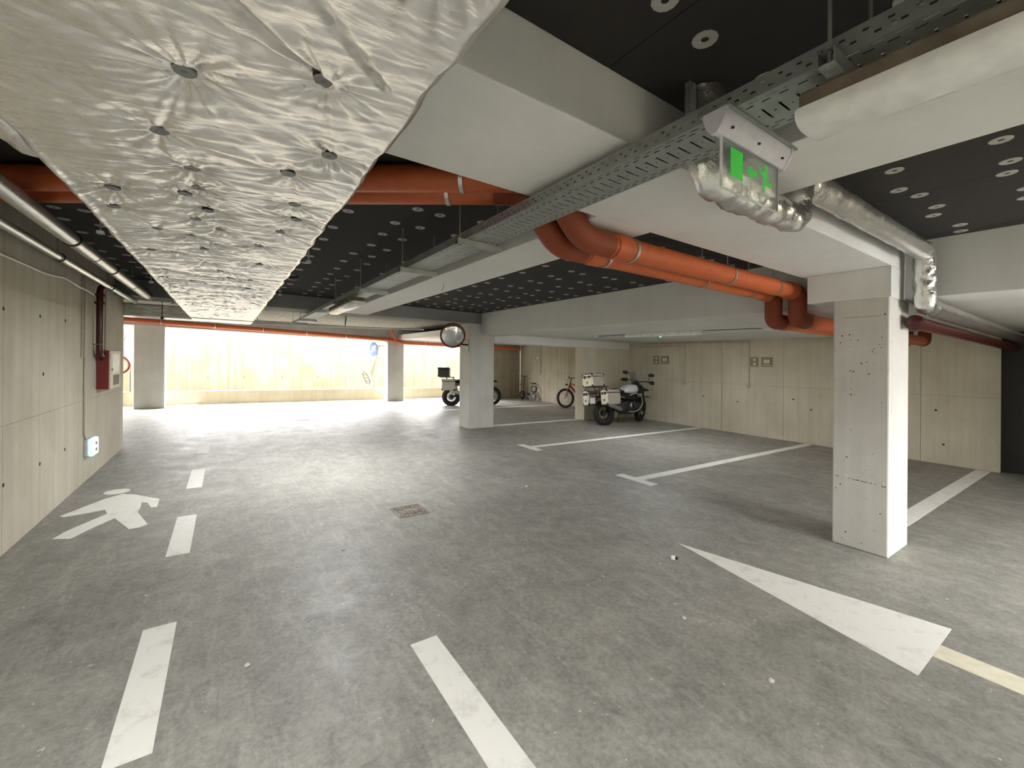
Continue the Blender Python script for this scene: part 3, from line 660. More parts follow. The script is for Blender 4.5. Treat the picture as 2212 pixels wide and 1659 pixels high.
# ------------------------------------------------------------------ pipes
def clamp(x, y, z, axis, r, parent, mat='steel', top=None):
    m = MB().revolve([(r + .001, -.012), (r + .007, -.012), (r + .007, .012), (r + .001, .012)], (x, y, z), axis, 24, True)
    if top: m.cyl((x, y, z + r + .005), (x, y, top), .005, n=8)
    m.build('pipe_clamp', mat, parent, smooth=True)
def socket(p, axis, r, parent, mat='orange', L=.07):
    MB().revolve([(r + .001, -L), (r + .007, -L), (r + .009, -L * .4), (r + .009, L), (r + .001, L)], p, axis, 24, True).build('pipe_socket', mat, parent, smooth=True)
PR = .080
def drain_pipe(label, y, zl, zr, zc, xr, xu, diag, grp):
    o = thing('drain_pipe', label, 'pipe', (2.0, y, zr), group=grp)
    A = [(diag[0][0], diag[0][1], zl), (diag[1][0], diag[1][1], zl)]
    MB().tube(A, PR, 24).build('pipe_run', 'orange', o, smooth=True)
    e1 = fillet([A[1], (A[1][0] + .07, y, zl), (xu, y, zl), (xu + .26, y, zr), (xu + .5, y, zr)], .12, 6)
    MB().tube(e1, PR + .006, 24).build('pipe_bend', 'orange_d', o, smooth=True)
    MB().tube([(xu + .45, y, zr), (xr, y, zr)], PR, 24).build('pipe_run', 'orange', o, smooth=True)
    MB().tube(fillet([(xr - .05, y, zr), (xr + .09, y, zr), (xr + .09, y, zc), (xr + .26, y, zc)], .1, 7), PR + .006, 24).build('pipe_bend', 'orange_d', o, smooth=True)
    MB().tube([(xr + .2, y, zc), (9.75, y, zc)], PR, 24).build('pipe_run', 'orange', o, smooth=True)
    MB().tube(fillet([(9.7, y, zc), (9.9, y, zc), (9.9, y, 2.42)], .1, 6), PR + .006, 24).build('pipe_bend', 'orange_d', o, smooth=True)
    d = Vector(A[1]) - Vector(A[0]); d.normalize()
    for t in (.30, 2.1):
        p = Vector(A[1]) - d * t; clamp(p.x, p.y, p.z, d, PR, o, 'steel', CEIL + .04)
    for x in (xu + .72, xu + 2.0, xr - .45): clamp(x, y, zr, (1, 0, 0), PR, o, 'steel', CEIL + .04 if x > 2.42 else None)
    socket((xu + .60, y, zr), (1, 0, 0), PR, o); socket((xr - .12, y, zr), (1, 0, 0), PR, o); socket((xr + .34, y, zc), (1, 0, 0), PR, o)
    return o
drain_pipe('orange drain pipe nearer the wide beam, dipping under the long beam', 2.02, 2.715, 2.44, 2.15, 4.95, 1.66, ((-1.42, 4.21), (1.40, 2.08)), 'orange drain pipes')
drain_pipe('orange drain pipe on the far side of its twin, dipping under the long beam', 2.25, 2.715, 2.44, 2.15, 4.93, 1.64, ((-1.42, 4.46), (1.42, 2.31)), 'orange drain pipes')
# facade drain pipe
fo = thing('facade_drain_pipe', 'thin orange drain pipe along the bright open side', 'pipe', (1.0, 16.12, 2.45))
MB().tube([(-4.5, 16.12, 2.63), (-2.5, 16.12, 2.585), (1.45, 16.12, 2.495), (5.0, 16.12, 2.40)], .07, 16).build('pipe_run', 'orange', fo, smooth=True)
MB().tube(fillet([(4.9, 16.12, 2.405), (5.35, 16.12, 2.38), (5.75, 16.05, 2.30), (6.1, 16.05, 2.295)], .15, 5), .075, 16).build('pipe_bend', 'orange', fo, smooth=True)
MB().tube([(6.0, 16.05, 2.295), (10.0, 15.62, 2.26), (10.95, 15.55, 2.25)], .07, 16).build('pipe_run', 'orange', fo, smooth=True)
MB().tube([(5.45, 16.1, 2.36), (5.25, 15.95, 2.62), (5.2, 15.9, 2.79)], .05, 14).build('branch_pipe', 'orange', fo, smooth=True)
for x in (-1.6, -.3, 1.0, 2.3, 3.6): clamp(x, 16.12, 2.495 - (x - 1.45) * .0245, (1, 0, 0), .07, fo)
for x in (6.6, 7.6, 8.6): clamp(x, 16.05 - (x - 6) * .1075, 2.295 - (x - 6) * .009, (1, 0, 0), .07, fo)
# foil insulated pipe by the near column
fp = thing('insulated_pipe', 'small foil-wrapped pipe dipping under the beam and dropping beside the near column', 'pipe', (2.0, 1.03, 2.42))
crumple(fillet([(1.70, 1.03, 2.795), (1.70, 1.03, 2.425), (2.06, 1.03, 2.425)], .06, 5), .076, 21, 22, amp=.10).build('foil_sleeve', 'foil2', fp, smooth=True, ang=70)
crumple(fillet([(2.02, 1.03, 2.425), (2.56, 1.03, 2.425), (2.56, 1.03, 2.66), (2.80, 1.03, 2.66)], .09, 6), .076, 22, 22, amp=.09).build('foil_sleeve', 'foil2', fp, smooth=True, ang=70)
crumple([(2.74, 1.03, 2.66), (4.95, 1.03, 2.67)], .073, 23, 22, amp=.035).build('foil_sleeve', 'foil_tape', fp, smooth=True, ang=70)
crumple(fillet([(4.9, 1.03, 2.67), (5.04, 1.03, 2.67), (5.04, 1.03, 2.21), (5.35, 1.03, 2.20)], .07, 6), .074, 24, 22, amp=.09).build('foil_sleeve', 'foil2', fp, smooth=True, ang=70)
crumple([(5.3, 1.03, 2.20), (10.7, 1.03, 2.205)], .073, 25, 22, amp=.03).build('foil_sleeve', 'foil_tape', fp, smooth=True, ang=70)
rp = thing('sprinkler_pipe', 'dark red pipe with a capped end beside the near column', 'pipe', (5.1, 1.08, 2.10))
MB().tube([(5.07, 1.10, 2.062), (10.7, 1.10, 2.055)], .058, 20).build('pipe_run', 'redpipe', rp, smooth=True)
MB().revolve([(.0005, -.03), (.04, -.028), (.066, -.012), (.068, .05), (.06, .052)], (5.06, 1.10, 2.062), (1, 0, 0), 20).build('end_cap', 'redpipe', rp, smooth=True)
MB().cyl((5.10, 1.03, 2.12), (5.10, 1.018, 2.122), .008, n=6).cyl((5.12, 1.04, 2.055), (5.12, 1.03, 2.05), .008, n=6).build('bolt', 'steel', rp)
# two clad pipes along the left wall
def clad_pipe(label, x, z, r, y1, bands):
    o = thing('clad_pipe', label, 'pipe', (x, 4.0, z), group='metal-clad pipes along the left wall')
    MB().tube([(x, -2, z), (x, y1, z)], r, 20).build('pipe_cladding', 'clad', o, smooth=True)
    for y in bands: MB().revolve([(r + .001, -.016), (r + .007, -.014), (r + .007, .014), (r + .001, .016)], (x, y, z), (0, 1, 0), 20, True).build('coupling', 'black', o, smooth=True)
    for y in (3.4, 5.6, 7.6): MB().revolve([(r + .001, -.008), (r + .004, -.008), (r + .004, .008), (r + .001, .008)], (x, y, z), (0, 1, 0), 20, True).cyl((x, y, z + r), (x, y, CEIL + .04), .004, n=8).build('pipe_hanger', 'galv', o)
    return o
clad_pipe('thicker bright metal-clad pipe on the left, nearer the duct', -1.06, 2.548, .056, 9.0, [4.9, 6.35, 8.9])
clad_pipe('thinner bright metal-clad pipe on the left, closest to the wall', -1.30, 2.505, .036, 9.6, [5.65, 7.75])
wc = thing('white_pipe', 'thin white horizontal pipe hanging in front of the bright opening', 'pipe', (2.5, 11.4, 2.4))
MB().tube([(.35, 11.4, 2.365), (4.66, 11.4, 2.50)], .022, 12).build('pipe_run', 'white', wc, smooth=True)
MB().cyl((1.1, 11.4, 2.39), (1.1, 11.4, 2.29), .018, n=12).build('drop_nipple', 'white', wc, smooth=True)
MB().tube([(2.50, 11.36, 2.80), (2.53, 11.4, 2.62), (2.52, 11.4, 2.45)], .008, 8).tube([(2.58, 11.44, 2.80), (2.55, 11.4, 2.62), (2.52, 11.4, 2.45)], .008, 8).build('pipe_hanger', 'black', wc)

# ------------------------------------------------------------------ left wall fittings
cab = thing('hose_cabinet', 'dark red fire hose cabinet on the left wall with a pale front', 'cabinet', (-1.40, 8.2, 1.12))
MB().bbox(-1.459, -1.335, 7.88, 8.52, 1.12, 1.655, .006).build('cabinet_body', 'redcab', cab)
dr = MB().bbox(-1.334, -1.312, 7.885, 8.515, 1.125, 1.65, .004).build('cabinet_door', 'cream', cab)
MB().box(-1.312, -1.310, 7.98, 8.42, 1.34, 1.60).build('instruction_sheet', 'white', dr)
MB().box(-1.312, -1.308, 8.02, 8.40, 1.17, 1.31).build('glass_pane', 'board2', dr)
MB().cyl((-1.312, 7.92, 1.39), (-1.295, 7.92, 1.39), .016, n=12).build('door_lock', 'steel', dr)
MB().cyl((-1.40, 7.875, 1.60), (-1.40, 7.86, 1.60), .03, n=14).cyl((-1.40, 7.86, 1.57), (-1.40, 7.83, 1.52), .016, n=10).build('inlet_flange', 'redpipe', cab, smooth=True)
rz_ = thing('riser_pipe', 'dark red riser pipe feeding the hose cabinet', 'pipe', (-1.40, 7.70, 1.6))
MB().tube(fillet([(-1.395, 7.825, 1.57), (-1.395, 7.70, 1.60), (-1.395, 7.70, 2.44), (-1.38, 7.72, 2.50), (-1.34, 7.80, 2.50)], .06, 6), .036, 18).build('pipe_run', 'redpipe', rz_, smooth=True)
for z in (2.28, 2.38): MB().revolve([(.036, -.018), (.052, -.014), (.052, .014), (.036, .018)], (-1.395, 7.70, z), (0, 0, 1), 18, True).build('coupling', 'redpipe', rz_, smooth=True)
MB().torus((-1.395, 7.70, 1.73), (0, 0, 1), .038, .006, 18, 6).cyl((-1.43, 7.70, 1.73), (-1.455, 7.70, 1.73), .006, n=8).build('pipe_bracket', 'galv', rz_)
el = thing('emergency_light', 'small glowing white-green emergency light low on the left wall', 'lamp', (-1.44, 7.45, .31))
MB().bbox(-1.459, -1.425, 7.30, 7.58, .32, .53, .008).build('lamp_base', 'lilac', el)
MB().bbox(-1.425, -1.37, 7.31, 7.57, .315, .535, .02).build('lamp_lens', 'emlight', el)
for z in (.37, .45): MB().box(-1.3698, -1.3685, 7.40, 7.47, z, z + .035).build('pictogram', 'dgrey', el)
tag(MB().tube([(-1.448, 7.27, 2.62), (-1.448, 7.27, .6), (-1.448, 7.36, .52)], .011, 10).build('conduit', 'conduit', smooth=True), 'vertical conduit running down to the emergency light', 'conduit')
tag(MB().tube([(-1.449, 7.16, 2.62), (-1.449, 7.16, 1.55)], .009, 10).build('conduit', 'conduit', smooth=True), 'short vertical conduit beside the one feeding the emergency light', 'conduit')
tag(MB().tube([(-1.449, 8.35, 2.62), (-1.449, 8.35, 1.66)], .010, 10).build('conduit', 'conduit', smooth=True), 'vertical conduit above the hose cabinet', 'conduit')
wp = [(-1.428, y, z + .012 * math.sin(y * 7)) for y, z in [(3.6, 2.36), (4.3, 2.36), (4.91, 2.35), (5.35, 2.36), (5.7, 2.345), (6.05, 2.385), (6.35, 2.40), (6.64, 2.385), (6.95, 2.39), (7.3, 2.37), (7.6, 2.36)]]
tag(MB().tube(fillet(wp, .15, 3), .009, 8).build('cable', 'white', smooth=True), 'wavy white cable running along the top of the left wall', 'cable')
ws = thing('wall_sign', 'small white sign behind the red riser pipe', 'sign', (-1.455, 8.15, 1.85))
MB().box(-1.459, -1.452, 8.02, 8.22, 1.80, 2.20).build('sign_plate', 'white', ws); MB().box(-1.452, -1.4515, 8.05, 8.19, 1.9, 2.05).build('sign_print', 'cream', ws)

# ------------------------------------------------------------------ right wall fittings
def drop_conduit(x, y, z0, z1, label, along):
    o = thing('wall_conduit', label, 'conduit', (x, y, z0))
    MB().tube(fillet([(x - .014, y + along, z1), (x - .014, y, z1), (x - .014, y, z0)], .06, 6), .014, 10).build('conduit_tube', 'conduit', o, smooth=True)
    MB().revolve([(.0005, -.045), (.022, -.04), (.03, -.02), (.03, .03), (.02, .045), (.0005, .047)], (x - .035, y, z0 - .01), (0, 0, 1), 12).build('socket_box', 'conduit', o, smooth=True)
drop_conduit(10.55, 7.0, 1.20, 2.20, 'wall conduit nearer the parked motorcycle ending in a small box', 1.6)
drop_conduit(10.55, 5.27, 1.21, 2.28, 'wall conduit nearer the near column ending in a small box', 3.2)
drop_conduit(11.15, 14.27, 1.22, 2.40, 'wall conduit above the folding bicycle', .1)
def number_plates(x, y, z, s, label):
    o = thing('bay_number', label, 'sign', (x, y, z)); m = 'iron'
    for k, (a, b) in enumerate(((y + .03, y + .03 + .20 * s), (y - .03 - .27 * s, y - .03))):
        p = MB().box(x - .006, x - .0005, a, b, z - .12 * s, z + .12 * s).build('number_plate', 'plate', o); c = (a + b) / 2
        if k == 0: q = MB(); [q.cyl((x - .0062, c, z + d * s), (x - .0075, c, z + d * s), .034 * s, n=12) for d in (-.055, .055)]
        else: q = MB().box(x - .0075, x - .0062, c + .012 * s, c + .07 * s, z - .03 * s, z + .06 * s).box(x - .0075, x - .0062, c - .06 * s, c - .002 * s, z - .03 * s, z + .06 * s).box(x - .0075, x - .0062, c - .1 * s, c + .1 * s, z - .085 * s, z - .072 * s)
        q.build('number_print', 'cream', p)
number_plates(10.55, 7.82, 1.80, 1.0, 'pair of bay number plates nearer the parked motorcycle')
number_plates(10.55, 5.02, 1.78, .95, 'pair of bay number plates beside the right-hand wall conduit')
number_plates(11.15, 14.62, 1.86, .8, 'pair of bay number plates above the folding bicycle')
def dome(x, y, z, r, label, mat='white', name='smoke_detector'):
    o = thing(name, label, 'detector', (x, y, z))
    MB().cyl((x, y, z - .012), (x, y, z), r * 1.1, n=18).build('base_ring', mat, o, smooth=True)
    MB().revolve([(r, -.012), (r * .95, -.03), (r * .6, -.05), (.0005, -.056)], (x, y, z), (0, 0, 1), 18).build('dome', mat, o, smooth=True)
dome(7.45, 7.40, 2.325, .05, 'white ceiling dome nearer the dark cross beam')
dome(7.72, 3.55, 2.325, .055, 'white ceiling dome nearer the orange pipe bends')
dome(.80, 6.9, CEIL, .075, 'dark round detector on the black ceiling beyond the duct edge', 'dgrey')
dome(.55, 10.9, CEIL, .07, 'pale round detector on the far lit ceiling')
tag(MB().tube([(7.49, 6.5, 2.314), (7.47, 7.3, 2.314)], .006, 8).build('conduit', 'dgrey', smooth=True), 'thin ceiling conduit from strip light to the far dome', 'conduit')
tag(MB().tube([(7.49, 4.6, 2.314), (7.62, 3.6, 2.314)], .006, 8).build('conduit', 'dgrey', smooth=True), 'thin ceiling conduit from strip light to the near dome', 'conduit')

# ------------------------------------------------------------------ convex mirror
MC = Vector((4.22, 8.62, 2.20)); nrm = Vector((-.27, -.92, -.30)).normalized(); cz = MC.copy()
mi = thing('traffic_mirror', 'round convex traffic mirror with red rim on the column', 'mirror', (MC.x, MC.y, MC.z))
MB().revolve([(.262 * math.sin(a), .05 * (math.cos(a * 1.57 / 1.57) ) ) for a in [0.002] + [i * math.pi / 2 / 10 for i in range(1, 11)]], tuple(MC), tuple(nrm), 40).build('mirror_glass', 'mirror', mi, smooth=True, ang=80)
MB().revolve([(.258, .004), (.285, .03), (.292, .0), (.27, -.06), (.12, -.10), (.0005, -.105)], tuple(MC), tuple(nrm), 40).build('mirror_shell', 'redcab', mi, smooth=True, ang=50)
MB().tube([tuple(MC - nrm * .09), (4.45, 8.86, 2.03), (4.80, 9.0, 2.02)], .022, 12).build('bracket_arm', 'black', mi, smooth=True)
MB().box(4.805, 4.819, 8.96, 9.16, 1.86, 2.16).build('bracket_plate', 'galv', mi)
for z in (1.9, 2.12): MB().cyl((4.80, 9.0, z), (4.785, 9.0, z), .014, n=8).cyl((4.80, 9.1, z), (4.785, 9.1, z), .014, n=8).build('bolt', 'steel', mi)

# ------------------------------------------------------------------ motorcycles
def wheel(o, x, z, r, tw, rim, disc_side=1, name='wheel'):
    w = MB().revolve([(r - tw * .55 + tw * .55 * math.cos(a) * 1.0, tw * .5 * math.sin(a)) for a in [i * 2 * math.pi / 12 for i in range(12)]], (x, 0, z), (0, 1, 0), 36, True).build('tyre', 'rubber', o, fall=False, smooth=True)
    m = MB(); nk = 44
    for k in range(nk):
        a = 2 * math.pi * k / nk
        for s_ in (-1, 1):
            c = Vector((x + (r - .004) * math.cos(a + .03 * s_), s_ * tw * .2, z + (r - .004) * math.sin(a + .03 * s_))); u = Vector((math.cos(a), 0, math.sin(a))); t_ = Vector((-math.sin(a), 0, math.cos(a))); y_ = Vector((0, 1, 0))
            vs = [c + u * e * .009 + t_ * f * .011 + y_ * g * tw * .15 for e in (-1, 1) for f in (-1, 1) for g in (-1, 1)]
            m.add(vs, [(0, 1, 3, 2), (4, 6, 7, 5), (0, 4, 5, 1), (2, 3, 7, 6), (0, 2, 6, 4), (1, 5, 7, 3)])
    m.build('tread_blocks', 'rubber', w, fall=False)
    ri = r - tw * .98
    MB().revolve([(ri + .012, -tw * .42), (ri + .02, -tw * .40), (ri - .006, -tw * .2), (ri - .012, 0), (ri - .006, tw * .2), (ri + .02, tw * .40), (ri + .012, tw * .42)], (x, 0, z), (0, 1, 0), 36).build('rim', rim, o, fall=False, smooth=True)
    m = MB()
    for k in range(20):
        a = 2 * math.pi * k / 20; s_ = 1 if k % 2 else -1
        m.cyl((x + .05 * math.cos(a + .5 * s_), s_ * .035, z + .05 * math.sin(a + .5 * s_)), (x + ri * math.cos(a), s_ * tw * .3, z + ri * math.sin(a)), .003, n=5)
    m.build('spokes', 'dgrey', o, fall=False)
    MB().revolve([(.0005, -.07), (.03, -.07), (.055, -.05), (.05, 0), (.055, .05), (.03, .07), (.0005, .07)], (x, 0, z), (0, 1, 0), 18).build('hub', 'dgrey', o, fall=False, smooth=True)
    MB().revolve([(.075, -.002), (.15, -.002), (.15, .002), (.075, .002)], (x, disc_side * .065, z), (0, 1, 0), 28, True).build('brake_disc', 'steel', o, fall=False, smooth=True)
def hard_case(o, name, x0, x1, y0, y1, z0, z1, face, body='alu', side='alu'):
    """aluminium case with lid, black corners and latches; face is 'back' (-x)"""
    zl = z1 - (z1 - z0) * .2
    b = MB().bbox(x0, x1, y0, y1, z0, zl - .004, .018).build(name, body, o, fall=False)
    MB().bbox(x0 - .003, x1 + .003, y0 - .003, y1 + .003, zl, z1, .016).build('lid', body, b, fall=False)
    m = MB()
    for x in (x0 - .006, x1 - .034):
        for y in (y0 - .006, y1 - .034):
            m.bbox(x, x + .04, y, y + .04, z0 - .006, z0 + .05, .008); m.bbox(x, x + .04, y, y + .04, z1 - .04, z1 + .006, .008)
    m.build('corner_guard', 'black', b, fall=False)
    MB().box(x0 - .001, x1 + .001, y0 - .005, y1 + .005, zl - .006, zl + .002).build('seal', 'black', b, fall=False)
    yc = (y0 + y1) / 2
    m = MB()
    for y in (yc - (y1 - y0) * .22, yc + (y1 - y0) * .22): m.bbox(x0 - .014, x0 - .002, y - .022, y + .022, zl - .05, zl + .03, .004)
    m.build('latch', 'black', b, fall=False)
    MB().cyl((x0 - .004, yc, z0 + (zl - z0) * .4), (x0 - .001, yc, z0 + (zl - z0) * .4), .035, n=16).build('badge', 'iron', b, fall=False)
    m = MB()
    for x in (x0 + .06, x1 - .06): m.tube(fillet([(x - .0, y0 + .06, z1), (x, y0 + .06, z1 + .02), (x, y1 - .06, z1 + .02), (x, y1 - .06, z1)], .015, 3), .007, 6)
    m.build('lid_rail', 'black', b, fall=False)
    return b
def motorcycle(label, loc, rz, lean, tank='tankwhite', rim='gold', case='alu', top='alu', steer=28):
    o = thing('motorcycle', label, 'motorcycle', loc, rz); o.rotation_euler = (lean, 0, rz)
    B = lambda mb, n, m, sm=True, p=None, ang=40: mb.build(n, m, p or o, fall=False, smooth=sm, ang=ang)
    wheel(o, -.76, .335, .335, .155, rim, 1); wheel(o, .77, .345, .345, .115, rim, -1)
    B(MB().tube([(-.76, .10, .34), (-.45, .10, .40), (-.15, .06, .46)], .045, 10, rad=[.045, .055, .06]), 'swingarm', 'dgrey')
    B(MB().revolve([(.0005, -.06), (.08, -.05), (.085, .03), (.05, .06), (.0005, .06)], (-.76, .09, .335), (0, 1, 0), 18), 'final_drive', 'dgrey')
    B(MB().loft([(-.28, 0, .47, .10, .13, 3), (-.12, 0, .45, .15, .18, 4), (.12, 0, .44, .16, .19, 4), (.30, 0, .46, .12, .14, 3)], 20), 'engine_block', 'dgrey')
    for s_ in (-1, 1):
        B(MB().revolve([(.07, .14)] + [(.085 if i % 2 else .068, .15 + i * .012) for i in range(9)] + [(.07, .26)], (.12, 0, .47), (.1, s_, .12), 16), 'cylinder', 'alu')
        B(MB().bbox(.03, .23, min(s_ * .26, s_ * .36), max(s_ * .26, s_ * .36), .41, .58, .03), 'cylinder_head', 'dgrey')
        B(MB().tube(fillet([(.42, s_ * .12, .80), (.38, s_ * .30, .72), (.28, s_ * .42, .52), (.10, s_ * .40, .34), (-.05, s_ * .18, .33)], .12, 5), .013, 8), 'crash_bar', 'alu')
        B(MB().tube(fillet([(.40, s_ * .28, .76), (.12, s_ * .33, .83), (-.02, s_ * .26, .78)], .1, 4), .013, 8), 'crash_bar', 'alu')
        B(MB().cyl((.50, s_ * .10, 1.00), (.69, s_ * .10, .52), .027, n=12).cyl((.66, s_ * .10, .58), (.77, s_ * .10, .33), .034, n=12), 'fork_leg', 'black')
        B(MB().tube(fillet([(.36, 0, 1.16), (.34, s_ * .2, 1.20), (.25, s_ * .42, 1.18)], .06, 4), .013, 8), 'handlebar', 'black')
        B(MB().cyl((.27, s_ * .34, 1.185), (.24, s_ * .47, 1.175), .019, n=10), 'grip', 'rubber')
        B(MB().loft([(.26, s_ * .42, 1.17, .04, .03, 3), (.34, s_ * .41, 1.18, .055, .055, 3), (.38, s_ * .36, 1.18, .05, .05, 3)], 12), 'hand_guard', 'black')
        B(MB().tube([(.30, s_ * .30, 1.20), (.29, s_ * .34, 1.36)], .007, 6), 'mirror_stem', 'black')
        B(MB().loft([(.26, s_ * .37, 1.39, .075, .042, 2.6), (.30, s_ * .37, 1.39, .085, .05, 2.6), (.33, s_ * .37, 1.39, .04, .025, 2.2)], 14), 'rear_mirror', 'black')
        B(MB().tube(fillet([(-.10, s_ * .14, .72), (-.55, s_ * .22, .80), (-.95, s_ * .22, .83), (-.95, s_ * .22, .60), (-.50, s_ * .20, .55)], .08, 4), .012, 8), 'pannier_rack', 'alu')
        B(MB().box(-.10, .02, min(s_ * .16, s_ * .25), max(s_ * .16, s_ * .25), .36, .385), 'foot_peg', 'dgrey', False)
        B(MB().cyl((.40, s_ * .16, .86), (.46, s_ * .17, .85), .03, n=10), 'spot_lamp', 'steel')
    # front end turned towards the left
    sp_ = Matrix.Translation((.60, 0, .76)) @ Matrix.Rotation(R(26), 4, 'Y') ; st_ = sp_ @ Matrix.Rotation(R(steer), 4, 'Z') @ sp_.inverted()
    for ch in list(o.children):
        n_ = ch.name.split('.')[0]; cx_ = sum(v.co.x for v in ch.data.vertices) / max(1, len(ch.data.vertices))
        if n_ in ('fork_leg', 'handlebar', 'grip', 'hand_guard', 'mirror_stem', 'rear_mirror') or (n_ in ('tyre', 'rim', 'spokes', 'hub', 'brake_disc') and cx_ > .3): ch.matrix_local = st_
    # bodywork
    B(MB().loft([(-.10, 0, .90, .09, .05, 2.5), (.02, 0, .93, .17, .11, 2.6), (.18, 0, .95, .22, .14, 2.7), (.34, 0, .95, .22, .13, 2.7), (.46, 0, .92, .15, .09, 2.4)], 22), 'fuel_tank', tank, ang=60)
    B(MB().loft([(.36, 0, .93, .23, .12, 2.6), (.48, 0, .92, .23, .13, 2.6), (.60, 0, .93, .17, .12, 2.4), (.72, 0, .92, .10, .06, 2.2), (.93, 0, .90, .05, .025, 2.0)], 20), 'front_fairing', 'black', ang=60)
    B(MB().loft([(.52, 0, 1.00, .16, .08, 3), (.64, 0, .99, .13, .07, 3), (.67, 0, .99, .10, .05, 3)], 18), 'headlight', 'glass')
    B(MB().loft([(-.62, 0, .90, .13, .05, 3), (-.35, 0, .93, .15, .06, 3), (-.12, 0, .885, .13, .05, 3), (.02, 0, .90, .09, .045, 2.5)], 18), 'seat', 'seatblack', ang=60)
    B(MB().loft([(-.80, 0, .80, .10, .05, 3), (-.45, 0, .80, .13, .07, 3), (-.05, 0, .76, .15, .12, 3), (.30, 0, .74, .16, .14, 3)], 16), 'frame_cover', 'black')
    ws_ = []
    for i in range(6):
        f = i / 5; ws_ += [(.56 - .16 * f - .05 * abs(k) ** 2, k * (.17 - .05 * f), 1.03 + .42 * f) for k in (-1, -.5, 0, .5, 1)]
    ws2 = [(x - .006, y, z) for x, y, z in ws_]; q = [(i * 5 + k, i * 5 + k + 1, i * 5 + k + 6, i * 5 + k + 5) for i in range(5) for k in range(4)]
    B(MB().add(ws_ + ws2, q + [tuple(30 + j for j in f[::-1]) for f in q]), 'windscreen', 'glass', ang=70)
    B(MB().bbox(.42, .50, -.08, .08, 1.06, 1.16, .01), 'instrument_panel', 'black')
    B(MB().loft([(.50, 0, .70, .05, .01, 2.5), (.70, 0, .73, .065, .012, 2.5), (.95, 0, .70, .05, .01, 2.5)], 12), 'front_mudguard', 'black')
    B(MB().tube(fillet([(-.70, 0, .80), (-.98, 0, .76), (-1.08, 0, .56)], .08, 4), .03, 8, rad=None), 'rear_mudguard', 'black')
    B(MB().bbox(-1.115, -1.10, -.10, .10, .60, .76, .003), 'number_plate', 'white', False)
    B(MB().bbox(-1.04, -.99, -.05, .05, .79, .84, .01), 'tail_light', 'redcab')
    # exhaust on the right-hand side
    B(MB().tube(fillet([(.28, -.12, .34), (-.05, -.16, .30), (-.30, -.20, .40)], .12, 4), .028, 10), 'exhaust_pipe', 'dgrey')
    B(MB().tube([(-.30, -.20, .40), (-.42, -.22, .45), (-.72, -.24, .55), (-.78, -.24, .57)], .05, 16, rad=[.035, .065, .068, .05]), 'silencer', 'steel')
    B(MB().tube([(-.06, .16, .34), (-.02, .30, .03)], .012, 8).box(-.05, .01, .28, .34, .015, .03), 'side_stand', 'dgrey')
    B(MB().tube([(-.08, -.18, .36), (-.20, -.22, .14)], .014, 8), 'centre_stand', 'dgrey')
    hard_case(o, 'side_case', -1.04, -.58, -.51, -.26, .56, .95, 'back', case); hard_case(o, 'side_case', -1.04, -.58, .26, .51, .56, .95, 'back', case)
    B(MB().box(-1.20, -.66, -.16, .16, 1.035, 1.052).box(-.95, -.93, -.10, -.08, .80, 1.035).box(-.95, -.93, .08, .10, .80, 1.035).box(-.70, -.68, -.10, -.08, .86, 1.035).box(-.70, -.68, .08, .10, .86, 1.035), 'luggage_rack', 'black', False)
    hard_case(o, 'top_case', -1.24, -.84, -.21, .21, 1.06, 1.39, 'back', top)
    return o
motorcycle('adventure motorcycle with aluminium cases parked against the right wall', (9.20, 7.92, 0), R(-6), R(-7))
SC.view_layers[0].update()
M['darkcase'] = simple('dark_top_case', rgb(70, 64, 58), .5, .2)
motorcycle('motorcycle with aluminium cases half hidden behind the mirror column', (7.44, 13.58, 0), R(-33), R(-6), 'black', 'dgrey', 'alu', 'darkcase')

# ------------------------------------------------------------------ bicycles
def bike_wheel(o, x, z, r, tw, spokes=20, rim='dgrey'):
    MB().torus((x, 0, z), (0, 1, 0), r - tw / 2, tw / 2, 36, 10).build('tyre', 'rubber', o, fall=False, smooth=True)
    MB().revolve([(r - tw - .012, -tw * .3), (r - tw + .004, -tw * .36), (r - tw + .004, tw * .36), (r - tw - .012, tw * .3)], (x, 0, z), (0, 1, 0), 36, True).build('rim', rim, o, fall=False, smooth=True)
    m = MB()
    for k in range(spokes): a = 2 * math.pi * k / spokes; s_ = 1 if k % 2 else -1; m.cyl((x + .02 * math.cos(a + .8 * s_), s_ * .03, z + .02 * math.sin(a + .8 * s_)), (x + (r - tw) * math.cos(a), 0, z + (r - tw) * math.sin(a)), .0016, n=4)
    m.build('spokes', 'steel', o, fall=False)
    MB().cyl((x, -.05, z), (x, .05, z), .024, n=12).build('hub', 'black', o, fall=False, smooth=True)
    MB().revolve([(.03, -.0015), (.08, -.0015), (.08, .0015), (.03, .0015)], (x, .045, z), (0, 1, 0), 24, True).build('brake_disc', 'steel', o, fall=False)
fb = thing('fat_tyre_bicycle', 'red electric bicycle with thick black tyres behind the parked motorcycle', 'bicycle', (10.56, 11.28, 0), math.atan2(.94, -.35)); fb.rotation_euler = (R(3), 0, math.atan2(1.02, -.38))
T = lambda o, pts, r, n, m, k=10, f=0: MB().tube(fillet(pts, f, 4) if f else pts, r, k).build(n, m, o, fall=False, smooth=True)
bike_wheel(fb, .55, .36, .36, .075); bike_wheel(fb, -.55, .36, .36, .075)
for s_ in (-1, 1):
    T(fb, [(.40, s_ * .055, .80), (.55, s_ * .06, .36)], .016, 'fork_blade', 'bikered')
    T(fb, [(-.55, s_ * .06, .36), (-.10, s_ * .04, .33)], .012, 'chain_stay', 'bikered'); T(fb, [(-.55, s_ * .06, .36), (-.20, s_ * .03, .78)], .011, 'seat_stay', 'bikered')
